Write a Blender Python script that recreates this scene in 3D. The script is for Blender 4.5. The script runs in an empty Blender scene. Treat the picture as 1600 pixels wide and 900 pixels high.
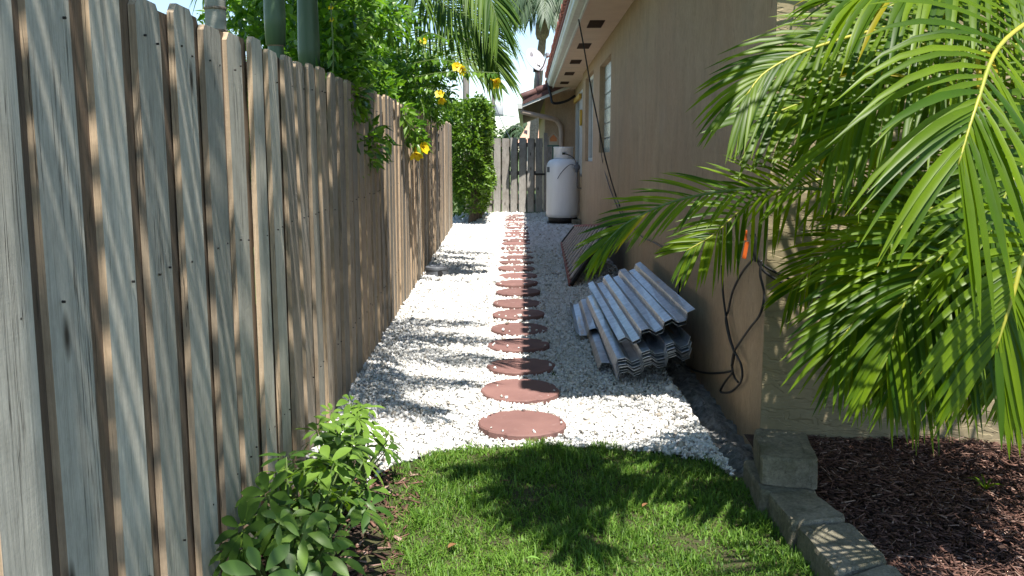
import bpy, math, random
import numpy as np
from mathutils import Vector, Matrix
random.seed(7); RNG = np.random.default_rng(11)
S = bpy.context.scene; COL = S.collection
# ---------------------------------------------------------------- camera, sky, sun, exposure
FPX, PITCH, YAW, EYE = 1420.0, math.radians(8.18), math.atan(20 / 1420.0), 1.28
cam = bpy.data.cameras.new('camera'); cam.sensor_width = 36; cam.lens = 36 * FPX / 1600; cam.clip_start = 0.05; cam.clip_end = 3000
co = bpy.data.objects.new('camera', cam); COL.objects.link(co)
co.location = (0, 0, EYE); co.rotation_euler = (math.radians(90) - PITCH, 0, YAW); S.camera = co
W = bpy.data.worlds.new('World'); S.world = W; W.use_nodes = True
SUN = Vector((0.15, -0.38, 1.0)).normalized()
nt = W.node_tree; sky = nt.nodes.new('ShaderNodeTexSky'); sky.sky_type = 'NISHITA'; sky.sun_disc = False
sky.sun_elevation = math.asin(SUN.z); sky.sun_rotation = math.atan2(SUN.x, SUN.y)
sky.air_density = 1.0; sky.dust_density = 0.15; sky.ozone_density = 2.0
bg = nt.nodes['Background']; bg.inputs[1].default_value = 0.12; nt.links.new(sky.outputs[0], bg.inputs[0])
sl = bpy.data.lights.new('sun', 'SUN'); sl.energy = 5.0; sl.angle = math.radians(0.55); sl.color = (1.0, 0.95, 0.87)
so = bpy.data.objects.new('sun', sl); COL.objects.link(so); so.rotation_euler = SUN.to_track_quat('Z', 'Y').to_euler()
S.view_settings.view_transform = 'Standard'; S.view_settings.look = 'None'; S.view_settings.exposure = 1.0; S.view_settings.gamma = 1.0
S.render.engine = 'CYCLES'; S.cycles.max_bounces = 8; S.cycles.transparent_max_bounces = 8
# layout helper: a measured sight line from the photograph met with a plane gives a world point
_F = Vector((-math.sin(YAW) * math.cos(PITCH), math.cos(YAW) * math.cos(PITCH), -math.sin(PITCH)))
_R = Vector((math.cos(YAW), math.sin(YAW), 0)); _U = _R.cross(_F); _C = Vector((0, 0, EYE))
def _ray(x, y): return _F + _R * ((x - 800) / FPX) + _U * ((450 - y) / FPX)
def atZ(x, y, z=0.0): d = _ray(x, y); return _C + d * ((z - EYE) / d.z)
def atX(x, y, X): d = _ray(x, y); return _C + d * (X / d.x)
def atY(x, y, Y): d = _ray(x, y); return _C + d * (Y / d.y)
# ---------------------------------------------------------------- materials
def new_mat(name):
    m = bpy.data.materials.new(name); m.use_nodes = True
    return m, m.node_tree, m.node_tree.nodes['Principled BSDF']
class N:
    """tiny node-graph helper"""
    def __init__(s, t): s.t = t
    def n(s, kind, **kw):
        o = s.t.nodes.new('ShaderNode' + kind)
        for k, v in kw.items():
            if k.startswith('i_'):
                key = k[2:]; key = int(key) if key.isdigit() else key.replace('_', ' ')
                if isinstance(v, bpy.types.NodeSocket): s.t.links.new(v, o.inputs[key])
                else: o.inputs[key].default_value = v
            else: setattr(o, k, v)
        return o
    def coord(s, scale=(1, 1, 1), kind='Object', rnd=True):
        tc = s.n('TexCoord').outputs[kind]
        if rnd:
            oi = s.n('ObjectInfo').outputs['Random']
            add = s.n('VectorMath', operation='ADD', i_0=tc)
            mul = s.n('VectorMath', operation='SCALE'); mul.inputs[0].default_value = (37.1, 53.7, 71.3); s.t.links.new(oi, mul.inputs['Scale'])
            s.t.links.new(mul.outputs[0], add.inputs[1]); tc = add.outputs[0]
        mp = s.n('Mapping', i_0=tc); mp.inputs['Scale'].default_value = scale
        return mp.outputs[0]
    def noise(s, vec, scale=5, detail=5, rough=0.6, dist=0.0):
        return s.n('TexNoise', i_Vector=vec, i_Scale=scale, i_Detail=detail, i_Roughness=rough, i_Distortion=dist).outputs['Fac']
    def ramp(s, fac, stops):
        r = s.n('ValToRGB', i_0=fac); e = r.color_ramp.elements
        while len(e) < len(stops): e.new(0.5)
        for el, (p, c) in zip(e, stops):
            el.position = p; el.color = (c[0], c[1], c[2], 1) if not isinstance(c, (int, float)) else (c, c, c, 1)
        return r.outputs[0]
    def mix(s, fac, a, b, blend='MIX'):
        m = s.n('Mix', data_type='RGBA', blend_type=blend)
        for k, v in ((0, fac), (6, a), (7, b)):
            if isinstance(v, bpy.types.NodeSocket): s.t.links.new(v, m.inputs[k])
            else: m.inputs[k].default_value = v if k == 0 else (*v[:3], 1)
        return m.outputs[2]
    def math(s, op, a, b=0.5):
        m = s.n('Math', operation=op, i_0=a); 
        if isinstance(b, bpy.types.NodeSocket): s.t.links.new(b, m.inputs[1])
        else: m.inputs[1].default_value = b
        return m.outputs[0]
    def bump(s, h, strength=0.3, dist=0.01): return s.n('Bump', i_Height=h, i_Strength=strength, i_Distance=dist).outputs[0]
    def link(s, a, b): s.t.links.new(a, b)
def simple(name, c1, c2=None, scale=12, rough=0.7, bump=0.2, bdist=0.004, metal=0.0, stretch=(1, 1, 1), spec=0.4, detail=6):
    m, t, p = new_mat(name); g = N(t); c2 = c2 or tuple(x * 0.75 for x in c1)
    v = g.coord(stretch); f = g.noise(v, scale, detail)
    g.link(g.ramp(f, [(0.3, c2), (0.7, c1)]), p.inputs['Base Color'])
    p.inputs['Roughness'].default_value = rough; p.inputs['Metallic'].default_value = metal; p.inputs['Specular IOR Level'].default_value = spec
    if bump: g.link(g.bump(g.noise(v, scale * 4, 4), bump, bdist), p.inputs['Normal'])
    return m
def wood_mat(name, grey, tan, amount=0.5, tanrand=0.35, grain=1.0):
    m, t, p = new_mat(name); g = N(t)
    v = g.coord((1, 1, 1)); vs = g.coord((26, 26, 0.55)); vf = g.coord((110, 110, 2.4))
    broad = g.noise(v, 2.3, 3); grain1 = g.noise(vs, 2.0, 8, 0.7, 0.35); fine = g.noise(vf, 3, 5, 0.7)
    saw = g.noise(g.coord((14, 14, 170)), 1.0, 2, 0.5)
    rnd = g.n('ObjectInfo').outputs['Random']
    k = g.math('ADD', g.math('MULTIPLY', rnd, tanrand), g.math('MULTIPLY', broad, 0.7))
    base = g.mix(g.ramp(k, [(amount - 0.18, 0.0), (amount + 0.25, 1.0)]), grey, tan)
    dk = g.ramp(grain1, [(0.28, 0.50), (0.44, 0.95), (0.60, 1.06), (0.76, 0.80)])
    c = g.mix(0.65 * grain, base, dk, 'MULTIPLY')
    c = g.mix(0.55, c, g.ramp(fine, [(0.3, 0.55), (0.62, 1.12)]), 'MULTIPLY')
    vo = g.n('TexVoronoi', i_Vector=g.coord((7.0, 7.0, 2.3)), i_Scale=1.0, i_Randomness=1.0).outputs['Distance']
    c = g.mix(g.ramp(vo, [(0.04, 0.95), (0.075, 0.6), (0.13, 0.0)]), c, (0.045, 0.032, 0.022))
    streak = g.noise(g.coord((11, 11, 0.22)), 1.6, 6, 0.7)
    c = g.mix(g.ramp(streak, [(0.56, 0.0), (0.75, 0.55)]), c, (0.07, 0.055, 0.042))
    crk = g.math('ABSOLUTE', g.math('SUBTRACT', g.noise(g.coord((30, 30, 0.45)), 1.5, 4, 0.6, 0.2), 0.5), 0.0)
    gate_ = g.noise(g.coord((6, 6, 1.1)), 1.6, 2)
    crm = g.math('MULTIPLY', g.ramp(crk, [(0.0, 1.0), (0.012, 0.0)]), g.ramp(gate_, [(0.5, 0.0), (0.6, 0.9)]))
    c = g.mix(crm, c, (0.035, 0.028, 0.022)); c = g.mix(1.0, c, g.ramp(rnd, [(0.0, 0.72), (0.5, 1.0), (1.0, 1.22)]), 'MULTIPLY')
    mott = g.noise(g.coord((9, 9, 5)), 2.2, 7, 0.75); c = g.mix(0.6, c, g.ramp(mott, [(0.3, 0.62), (0.7, 1.2)]), 'MULTIPLY')
    g.link(c, p.inputs['Base Color']); p.inputs['Roughness'].default_value = 0.82; p.inputs['Specular IOR Level'].default_value = 0.25
    hh = g.math('ADD', g.math('MULTIPLY', grain1, 0.7), g.math('ADD', g.math('MULTIPLY', fine, 0.5), g.math('MULTIPLY', saw, 0.10)))
    g.link(g.bump(g.math('SUBTRACT', hh, g.math('MULTIPLY', crm, 0.8)), 0.6, 0.005), p.inputs['Normal'])
    return m
def leaf_mat(name, c_dark, c_light, trans=0.35, tcol=None, rough=0.38, spec=0.5, yellow=None):
    m, t, p = new_mat(name); g = N(t)
    a = g.n('Attribute', attribute_name='rnd').outputs['Fac']
    oi = g.n('ObjectInfo').outputs['Random']
    f = g.math('ADD', g.math('MULTIPLY', a, 0.85), g.math('MULTIPLY', oi, 0.15))
    stops = [(0.05, c_dark), (0.8, c_light)]
    if yellow: stops += [(0.93, c_light), (0.985, yellow)]
    col = g.ramp(f, stops)
    v = g.coord((1, 1, 1)); col = g.mix(0.35, col, g.ramp(g.noise(v, 9, 4), [(0.3, 0.6), (0.7, 1.2)]), 'MULTIPLY')
    g.link(col, p.inputs['Base Color']); p.inputs['Roughness'].default_value = rough; p.inputs['Specular IOR Level'].default_value = spec
    tr = g.n('BsdfTranslucent'); tc = g.mix(1.0, col, tcol or (1.5, 1.7, 0.5), 'MULTIPLY'); g.link(tc, tr.inputs[0])
    mx = g.n('MixShader', i_0=trans); g.link(p.outputs[0], mx.inputs[1]); g.link(tr.outputs[0], mx.inputs[2])
    g.link(mx.outputs[0], t.nodes['Material Output'].inputs['Surface'])
    return m
M = {}
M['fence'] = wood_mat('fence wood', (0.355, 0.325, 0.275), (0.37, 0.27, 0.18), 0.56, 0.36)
M['fence_near_lit'] = wood_mat('lit near fence wood', (0.47, 0.445, 0.375), (0.40, 0.335, 0.25), 0.78, 0.30)  # light put into the colour: near boards paler and greyer, farther ones browner
M['fence_edge'] = wood_mat('cut wood edge', (0.46, 0.365, 0.26), (0.52, 0.375, 0.235), 0.45, 0.25, 0.7)
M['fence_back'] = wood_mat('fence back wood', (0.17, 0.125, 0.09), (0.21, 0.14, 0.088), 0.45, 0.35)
M['gate'] = wood_mat('gate wood', (0.44, 0.42, 0.385), (0.24, 0.21, 0.185), 0.64, 0.45)
M['gate_dark'] = wood_mat('gate rail wood', (0.12, 0.105, 0.09), (0.2, 0.16, 0.12), 0.6, 0.3)
def wall_mat():
    m, t, p = new_mat('painted render side wall'); g = N(t); v = g.coord((1, 1, 1), 'Object', False)
    st = g.noise(g.coord((3, 2.2, 1.3), 'Object', False), 2.2, 8, 0.72, 0.4); fn = g.noise(g.coord((34, 34, 14), 'Object', False), 1.6, 8, 0.8)
    big = g.noise(v, 0.9, 4)
    c = g.ramp(st, [(0.22, (0.36, 0.265, 0.165)), (0.5, (0.455, 0.34, 0.22)), (0.78, (0.515, 0.39, 0.262))])
    c = g.mix(g.ramp(big, [(0.42, 0.0), (0.68, 0.55)]), c, (0.43, 0.285, 0.18))
    dk = g.noise(g.coord((26, 16, 5.5), 'Object', False), 1.3, 9, 0.82, 0.5)
    c = g.mix(g.ramp(dk, [(0.58, 0.0), (0.66, 0.8)]), c, (0.15, 0.115, 0.08))
    c = g.mix(0.5, c, g.ramp(fn, [(0.3, 0.5), (0.65, 1.12)]), 'MULTIPLY')
    grime = g.noise(g.coord((3, 1.8, 0.7), 'Object', False), 1.3, 7, 0.75, 0.5)
    c = g.mix(g.ramp(grime, [(0.50, 0.0), (0.75, 0.5)]), c, (0.24, 0.20, 0.145))
    g.link(c, p.inputs['Base Color']); p.inputs['Roughness'].default_value = 0.9; p.inputs['Specular IOR Level'].default_value = 0.15
    g.link(g.bump(g.math('ADD', fn, g.math('MULTIPLY', st, 0.5)), 0.6, 0.006), p.inputs['Normal']); return m
def stucco_mat():
    m, t, p = new_mat('skip trowel stucco'); g = N(t)
    v = g.coord((2.0, 2.0, 7.5), 'Object', False)
    n1 = g.noise(v, 1.7, 4, 0.5, 0.9); n2 = g.noise(g.coord((1, 1, 1.6), 'Object', False), 26, 6, 0.7); n3 = g.noise(g.coord((3, 3, 9), 'Object', False), 2.3, 5, 0.55, 0.8)
    p1 = g.ramp(n1, [(0.43, 0.0), (0.455, 0.55), (0.53, 0.45), (0.555, 1.0)]); p2 = g.ramp(n3, [(0.36, 0.0), (0.385, 1.0)])
    c = g.ramp(g.noise(g.coord((1, 1, 1), 'Object', False), 3, 6), [(0.3, (0.27, 0.225, 0.135)), (0.7, (0.36, 0.295, 0.185))])
    c = g.mix(0.22, c, g.ramp(n2, [(0.3, 0.5), (0.6, 1.1)]), 'MULTIPLY')
    g.link(c, p.inputs['Base Color']); p.inputs['Roughness'].default_value = 0.92; p.inputs['Specular IOR Level'].default_value = 0.15
    h = g.math('ADD', g.math('MULTIPLY', p1, 0.5), g.math('ADD', g.math('MULTIPLY', p2, 0.3), g.math('MULTIPLY', n2, 0.12)))
    g.link(g.bump(h, 0.8, 0.012), p.inputs['Normal']); return m
M['wall'] = wall_mat(); M['stucco'] = stucco_mat()
M['soffit'] = simple('soffit paint', (0.62, 0.49, 0.37), (0.54, 0.42, 0.32), 4, 0.85, 0.1)
M['white'] = simple('white gutter paint', (0.66, 0.67, 0.62), (0.52, 0.53, 0.48), 5, 0.5, 0.05)
M['tile'] = simple('clay roof tile', (0.33, 0.12, 0.075), (0.18, 0.07, 0.05), 14, 0.75, 0.3)
M['tile_dark'] = simple('brown rake tile', (0.13, 0.06, 0.05), (0.09, 0.045, 0.04), 14, 0.7, 0.3)
M['vent'] = simple('brown vent mesh', (0.10, 0.06, 0.045), (0.05, 0.03, 0.025), 90, 0.8, 0.4)
M['tan_paint'] = simple('tan downspout paint', (0.52, 0.42, 0.34), (0.44, 0.35, 0.28), 5, 0.6, 0.05)
M['glass'] = simple('glass block', (0.60, 0.68, 0.60), (0.36, 0.44, 0.40), 22, 0.12, 0.7, 0.004, 0, (1, 1, 1), 0.8)
M['mortar'] = simple('mortar', (0.55, 0.54, 0.5), None, 30, 0.9, 0.2)
M['pane'] = simple('window pane', (0.05, 0.06, 0.065), (0.04, 0.05, 0.055), 3, 0.05, 0, spec=0.8)
M['blind'] = simple('window blind', (0.55, 0.53, 0.48), (0.46, 0.44, 0.40), 6, 0.7, 0.05)
M['footing'] = simple('rough grey concrete', (0.46, 0.45, 0.435), (0.10, 0.10, 0.10), 26, 0.95, 1.0, 0.03)
def tank_mat():
    m, t, p = new_mat('white tank paint'); g = N(t); v = g.coord((3, 3, 0.6)); f = g.noise(v, 3, 5)
    c = g.ramp(f, [(0.3, (0.78, 0.78, 0.77)), (0.7, (0.86, 0.86, 0.86))])
    g.link(c, p.inputs['Base Color']); p.inputs['Roughness'].default_value = 0.35; return m
M['tank'] = tank_mat()
M['black'] = simple('black rubber', (0.022, 0.022, 0.024), (0.012, 0.012, 0.013), 20, 0.5, 0.05)
M['dark_metal'] = simple('dark iron', (0.05, 0.045, 0.042), (0.025, 0.022, 0.02), 25, 0.55, 0.2, metal=0.6)
M['grey_plastic'] = simple('grey plastic box', (0.13, 0.14, 0.16), (0.09, 0.10, 0.115), 14, 0.45, 0.05)
M['dish'] = simple('white dish paint', (0.55, 0.55, 0.56), (0.48, 0.48, 0.49), 4, 0.45, 0)
M['mark'] = simple('grey print', (0.25, 0.24, 0.24), None, 10, 0.6, 0)
M['post_grey'] = simple('grey steel', (0.30, 0.29, 0.29), (0.22, 0.21, 0.21), 15, 0.5, 0.05, metal=0.4)
def stone_mat(name, a, b, moss=None):
    m, t, p = new_mat(name); g = N(t); v = g.coord((1, 1, 1))
    c = g.ramp(g.noise(v, 7, 7, 0.7), [(0.3, b), (0.7, a)])
    if moss: c = g.mix(g.ramp(g.noise(v, 4.5, 5), [(0.48, 0.0), (0.70, 0.6)]), c, moss)
    sp = g.noise(v, 70, 6, 0.8); c = g.mix(0.75, c, g.ramp(sp, [(0.32, 0.45), (0.68, 1.25)]), 'MULTIPLY'); c = g.mix(g.ramp(g.noise(v, 24, 6, 0.8), [(0.58, 0.0), (0.70, 0.7)]), c, (0.06, 0.058, 0.045))
    g.link(c, p.inputs['Base Color']); p.inputs['Roughness'].default_value = 0.92; p.inputs['Specular IOR Level'].default_value = 0.2
    g.link(g.bump(g.math('ADD', sp, g.noise(v, 18, 6, 0.75)), 1.0, 0.012), p.inputs['Normal']); return m
M['block'] = stone_mat('weathered concrete block', (0.42, 0.375, 0.29), (0.20, 0.185, 0.135), (0.085, 0.088, 0.04))
def paver_mat():
    m, t, p = new_mat('red concrete paver'); g = N(t); v = g.coord((1, 1, 1))
    c = g.ramp(g.noise(v, 5, 6), [(0.3, (0.17, 0.085, 0.075)), (0.7, (0.225, 0.118, 0.103))])
    c = g.mix(0.6, c, g.ramp(g.n('ObjectInfo').outputs['Random'], [(0.0, 0.7), (1.0, 1.25)]), 'MULTIPLY')
    c = g.mix(g.ramp(g.noise(v, 11, 6, 0.75), [(0.60, 0.0), (0.72, 0.5)]), c, (0.40, 0.30, 0.27))
    g.link(c, p.inputs['Base Color']); p.inputs['Roughness'].default_value = 0.78
    g.link(g.bump(g.noise(v, 60, 5), 0.35, 0.003), p.inputs['Normal']); return m
M['paver'] = paver_mat()
def gravel_mat():
    m, t, p = new_mat('white marble chips'); g = N(t); a = g.n('Attribute', attribute_name='rnd').outputs['Fac']
    c = g.ramp(a, [(0.0, (0.30, 0.27, 0.23)), (0.05, (0.52, 0.48, 0.42)), (0.15, (0.66, 0.65, 0.61)), (0.6, (0.78, 0.775, 0.75)), (1.0, (0.86, 0.855, 0.84))])
    c = g.mix(0.25, c, g.ramp(g.noise(g.coord((1, 1, 1), 'Object', False), 45, 4), [(0.35, 0.7), (0.65, 1.05)]), 'MULTIPLY')
    g.link(c, p.inputs['Base Color']); p.inputs['Roughness'].default_value = 0.75; p.inputs['Specular IOR Level'].default_value = 0.3; return m
M['gravel'] = gravel_mat()
M['gravel_base'] = simple('gravel bed', (0.56, 0.55, 0.52), (0.30, 0.29, 0.27), 55, 0.95, 0.8, 0.02)
M['soil'] = simple('garden soil', (0.085, 0.058, 0.04), (0.04, 0.028, 0.02), 14, 0.98, 0.9, 0.02)
M['lawn_soil'] = simple('lawn thatch', (0.085, 0.085, 0.032), (0.05, 0.045, 0.022), 30, 0.98, 0.8, 0.02)
M['mulch_base'] = simple('mulch bed', (0.075, 0.042, 0.032), (0.032, 0.02, 0.016), 30, 0.98, 0.9, 0.02)
def attr_mat(name, stops, rough=0.8, bump=0):
    m, t, p = new_mat(name); g = N(t); a = g.n('Attribute', attribute_name='rnd').outputs['Fac']
    g.link(g.ramp(a, stops), p.inputs['Base Color']); p.inputs['Roughness'].default_value = rough; p.inputs['Specular IOR Level'].default_value = 0.3
    return m
M['mulch'] = attr_mat('mulch chips', [(0.0, (0.035, 0.02, 0.016)), (0.5, (0.105, 0.052, 0.038)), (0.85, (0.20, 0.105, 0.078)), (1.0, (0.36, 0.25, 0.20))], 0.85)
M['grass'] = leaf_mat('grass blades', (0.025, 0.08, 0.009), (0.165, 0.30, 0.04), 0.30, (1.3, 1.5, 0.5), 0.5, 0.3, (0.36, 0.28, 0.12))
M['grass_far'] = simple('yard grass', (0.09, 0.13, 0.035), (0.05, 0.075, 0.02), 6, 0.95, 0.5, 0.03)
M['areca'] = leaf_mat('areca leaflets', (0.038, 0.105, 0.004), (0.165, 0.265, 0.005), 0.52, (1.9, 1.65, 0.2), 0.40, 0.28, (0.42, 0.33, 0.02))
M['areca_stem'] = simple('yellow green stalk', (0.42, 0.36, 0.04), (0.22, 0.28, 0.04), 6, 0.45, 0.05)
M['cane'] = simple('areca cane', (0.20, 0.24, 0.07), (0.12, 0.16, 0.05), 5, 0.5, 0.1, stretch=(1, 1, 4))
M['palm'] = leaf_mat('palm leaflets', (0.035, 0.09, 0.012), (0.12, 0.205, 0.022), 0.38, (1.5, 1.6, 0.35), 0.5, 0.2)
M['palm_far'] = leaf_mat('far palm leaflets', (0.045, 0.085, 0.04), (0.09, 0.14, 0.07), 0.25, (1.3, 1.5, 0.7), 0.45, 0.4)
M['shaft'] = simple('green crownshaft', (0.09, 0.15, 0.085), (0.06, 0.10, 0.06), 4, 0.4, 0.05, stretch=(6, 6, 0.6))
M['trunk'] = simple('grey palm trunk', (0.34, 0.335, 0.29), (0.20, 0.20, 0.17), 7, 0.8, 0.4, stretch=(1, 1, 4))
M['trunk_brown'] = simple('fibrous palm trunk', (0.36, 0.29, 0.23), (0.17, 0.12, 0.09), 16, 0.9, 0.8, 0.03)
M['bark'] = simple('woody stem bark', (0.17, 0.13, 0.09), (0.09, 0.07, 0.05), 20, 0.9, 0.6, 0.01)
M['shrub'] = leaf_mat('trumpet shrub leaves', (0.045, 0.125, 0.016), (0.18, 0.32, 0.035), 0.42, (1.4, 1.6, 0.4), 0.36, 0.5)
M['hedge'] = leaf_mat('hedge leaves', (0.04, 0.10, 0.013), (0.15, 0.26, 0.03), 0.32, (1.4, 1.5, 0.4), 0.4, 0.45)
M['schef'] = leaf_mat('umbrella shrub leaves', (0.04, 0.10, 0.015), (0.17, 0.285, 0.042), 0.26, (1.4, 1.6, 0.35), 0.42, 0.35)
M['twig_green'] = simple('green twig', (0.13, 0.19, 0.05), (0.09, 0.13, 0.04), 8, 0.6, 0.05)
M['far_leaf'] = leaf_mat('far foliage', (0.06, 0.11, 0.045), (0.13, 0.20, 0.075), 0.25, (1.3, 1.5, 0.6), 0.5, 0.4)
def petal_mat():
    m, t, p = new_mat('yellow petals'); g = N(t); a = g.n('Attribute', attribute_name='rnd').outputs['Fac']
    c = g.ramp(a, [(0.0, (0.80, 0.52, 0.0)), (1.0, (0.86, 0.72, 0.015))]); g.link(c, p.inputs['Base Color']); p.inputs['Roughness'].default_value = 0.5
    tr = g.n('BsdfTranslucent'); g.link(c, tr.inputs[0]); mx = g.n('MixShader', i_0=0.35); g.link(p.outputs[0], mx.inputs[1]); g.link(tr.outputs[0], mx.inputs[2])
    g.link(mx.outputs[0], t.nodes['Material Output'].inputs['Surface']); return m
M['petal'] = petal_mat()
def galv_mat():
    m, t, p = new_mat('galvanised steel'); g = N(t); v = g.coord((1, 1, 1))
    stain = g.noise(g.coord((9, 0.9, 9)), 1.3, 4, 0.6)
    c = g.ramp(g.noise(v, 14, 5), [(0.3, (0.36, 0.42, 0.50)), (0.7, (0.60, 0.66, 0.74))])
    c = g.mix(g.ramp(stain, [(0.63, 0.0), (0.66, 0.8)]), c, (0.56, 0.44, 0.33))
    g.link(c, p.inputs['Base Color']); p.inputs['Metallic'].default_value = 0.85
    g.link(g.ramp(g.noise(v, 22, 5), [(0.3, 0.30), (0.7, 0.5)]), p.inputs['Roughness'])
    g.link(g.bump(g.noise(v, 8, 3), 0.15, 0.006), p.inputs['Normal']); return m
M['galv'] = galv_mat()
M['rust'] = simple('red primer steel', (0.36, 0.10, 0.08), (0.2, 0.06, 0.05), 18, 0.7, 0.2)
M['slat'] = simple('pale rusty bar', (0.80, 0.68, 0.62), (0.62, 0.48, 0.42), 20, 0.6, 0.2)
M['panel_dark'] = simple('dark panel mesh', (0.035, 0.03, 0.028), (0.02, 0.018, 0.017), 40, 0.8, 0.3)
M['orange'] = simple('orange tag', (0.75, 0.14, 0.02), None, 5, 0.5, 0)
M['bird_front'] = simple('orange birdhouse board', (0.50, 0.19, 0.06), (0.40, 0.14, 0.05), 8, 0.7, 0.1)
M['bird_wood'] = simple('pale birdhouse wood', (0.50, 0.40, 0.27), (0.42, 0.33, 0.22), 8, 0.7, 0.1)
M['green_paint'] = simple('green paint', (0.05, 0.14, 0.10), None, 8, 0.6, 0.05)
M['pole'] = simple('weathered pole', (0.30, 0.27, 0.24), (0.22, 0.19, 0.17), 10, 0.9, 0.3, stretch=(1, 1, 0.2))
M['far_roof'] = simple('pale terracotta roof', (0.55, 0.32, 0.22), (0.46, 0.26, 0.18), 6, 0.85, 0.3)
M['far_wall'] = simple('cream wall', (0.62, 0.56, 0.47), (0.54, 0.48, 0.4), 4, 0.9, 0.1)
M['yellow'] = simple('yellow fitting', (0.60, 0.36, 0.05), None, 8, 0.6, 0)
M['dry_leaf'] = simple('dry brown leaf', (0.24, 0.12, 0.05), (0.15, 0.07, 0.03), 14, 0.8, 0.2)
M['fresh_leaf'] = simple('fallen green leaf', (0.16, 0.30, 0.05), (0.12, 0.24, 0.04), 14, 0.5, 0.1)
# ---------------------------------------------------------------- mesh building
class MB:
    def __init__(s): s.v = []; s.f = []; s.m = []
    def add(s, vs, fs, mi=0):
        b = len(s.v); s.v += [tuple(v) for v in vs]; s.f += [tuple(i + b for i in f) for f in fs]
        s.m += [mi] * len(fs) if isinstance(mi, int) else mi; return s
    def box(s, lo, hi, mi=0, mat=None):
        x0, y0, z0 = lo; x1, y1, z1 = hi
        vs = [Vector(p) for p in ((x0, y0, z0), (x1, y0, z0), (x1, y1, z0), (x0, y1, z0), (x0, y0, z1), (x1, y0, z1), (x1, y1, z1), (x0, y1, z1))]
        if mat: vs = [mat @ v for v in vs]
        return s.add(vs, [(0, 3, 2, 1), (4, 5, 6, 7), (0, 1, 5, 4), (1, 2, 6, 5), (2, 3, 7, 6), (3, 0, 4, 7)], mi)
    def cbox(s, lo, hi, c=0.008, mi=0, mat=None):
        """box with chamfered vertical and top edges"""
        x0, y0, z0 = lo; x1, y1, z1 = hi
        ring = lambda d, z: [(x0 + c + d, y0 + d, z), (x1 - c - d, y0 + d, z), (x1 - d, y0 + c + d, z), (x1 - d, y1 - c - d, z), (x1 - c - d, y1 - d, z), (x0 + c + d, y1 - d, z), (x0 + d, y1 - c - d, z), (x0 + d, y0 + c + d, z)]
        vs = [Vector(p) for p in ring(0, z0) + ring(0, z1 - c) + ring(c * 0.7, z1)]
        if mat: vs = [mat @ v for v in vs]
        fs = [tuple(range(7, -1, -1)), tuple(range(16, 24))]
        for r in (0, 8): fs += [(r + i, r + (i + 1) % 8, r + 8 + (i + 1) % 8, r + 8 + i) for i in range(8)]
        return s.add(vs, fs, mi)
    def tube(s, pts, r, n=6, mi=0, cap=True):
        pts = [Vector(p) for p in pts]; k = len(pts); rs = r if isinstance(r, (list, tuple)) else [r] * k
        vs = []; up = Vector((0.31, 0.17, 0.93)).normalized(); ref = None
        for i, p in enumerate(pts):
            t = (pts[min(i + 1, k - 1)] - pts[max(i - 1, 0)]).normalized()
            if ref is None: ref = t.orthogonal() if abs(t.dot(up)) > 0.95 else up.cross(t)
            a = (ref - t * ref.dot(t)).normalized(); ref = a; b = t.cross(a)
            vs += [p + (a * math.cos(2 * math.pi * j / n) + b * math.sin(2 * math.pi * j / n)) * rs[i] for j in range(n)]
        fs = [(i * n + j, i * n + (j + 1) % n, (i + 1) * n + (j + 1) % n, (i + 1) * n + j) for i in range(k - 1) for j in range(n)]
        if cap: fs += [tuple(range(n - 1, -1, -1)), tuple((k - 1) * n + j for j in range(n))]
        return s.add(vs, fs, mi)
    def lathe(s, prof, n=32, mi=0, c=(0, 0, 0)):
        c = Vector(c); vs = [c + Vector((r * math.cos(2 * math.pi * j / n), r * math.sin(2 * math.pi * j / n), z)) for r, z in prof for j in range(n)]
        fs = [(i * n + j, i * n + (j + 1) % n, (i + 1) * n + (j + 1) % n, (i + 1) * n + j) for i in range(len(prof) - 1) for j in range(n)]
        if prof[0][0] > 1e-4: fs.append(tuple(range(n - 1, -1, -1)))
        if prof[-1][0] > 1e-4: fs.append(tuple((len(prof) - 1) * n + j for j in range(n)))
        return s.add(vs, fs, mi)
    def mesh(s, name, mats, smooth=False):
        me = bpy.data.meshes.new(name); me.from_pydata(s.v, [], s.f)
        for m in (mats if isinstance(mats, (list, tuple)) else [mats]): me.materials.append(M[m] if isinstance(m, str) else m)
        if any(s.m): me.polygons.foreach_set('material_index', s.m)
        if smooth: me.polygons.foreach_set('use_smooth', [True] * len(s.f))
        me.update(); return me
def link(name, me, parent=None, loc=None, rot=None):
    o = bpy.data.objects.new(name, me); COL.objects.link(o)
    if parent: o.parent = parent
    if loc is not None: o.location = loc
    if rot is not None: o.rotation_euler = rot
    return o
def obj(name, mb, mats, parent=None, smooth=False, loc=None, rot=None): return link(name, mb.mesh(name, mats, smooth), parent, loc, rot)
def tag(o, label, cat, group=None):
    o['label'] = label; o['category'] = cat
    if group: o['group'] = group
    return o
def thing(name, label, cat, loc=(0, 0, 0), rot=None, group=None): return tag(link(name, None, None, loc, rot), label, cat, group)
def kind(o, k): o['kind'] = k; return o
def np_mesh(name, V, F, mat, rnd=None, smooth=False):
    """V (n,3), F (m,k) of constant k; rnd per vertex"""
    me = bpy.data.meshes.new(name); V = np.asarray(V, np.float32); F = np.asarray(F, np.int32); k = F.shape[1]
    me.vertices.add(len(V)); me.vertices.foreach_set('co', V.ravel()); me.loops.add(F.size); me.loops.foreach_set('vertex_index', F.ravel())
    me.polygons.add(len(F)); me.polygons.foreach_set('loop_start', np.arange(0, F.size, k, dtype=np.int32))
    if smooth: me.polygons.foreach_set('use_smooth', np.ones(len(F), bool))
    me.update(calc_edges=True)
    if rnd is not None:
        a = me.attributes.new('rnd', 'FLOAT', 'POINT'); a.data.foreach_set('value', np.asarray(rnd, np.float32))
    me.materials.append(M[mat]); return me
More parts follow.
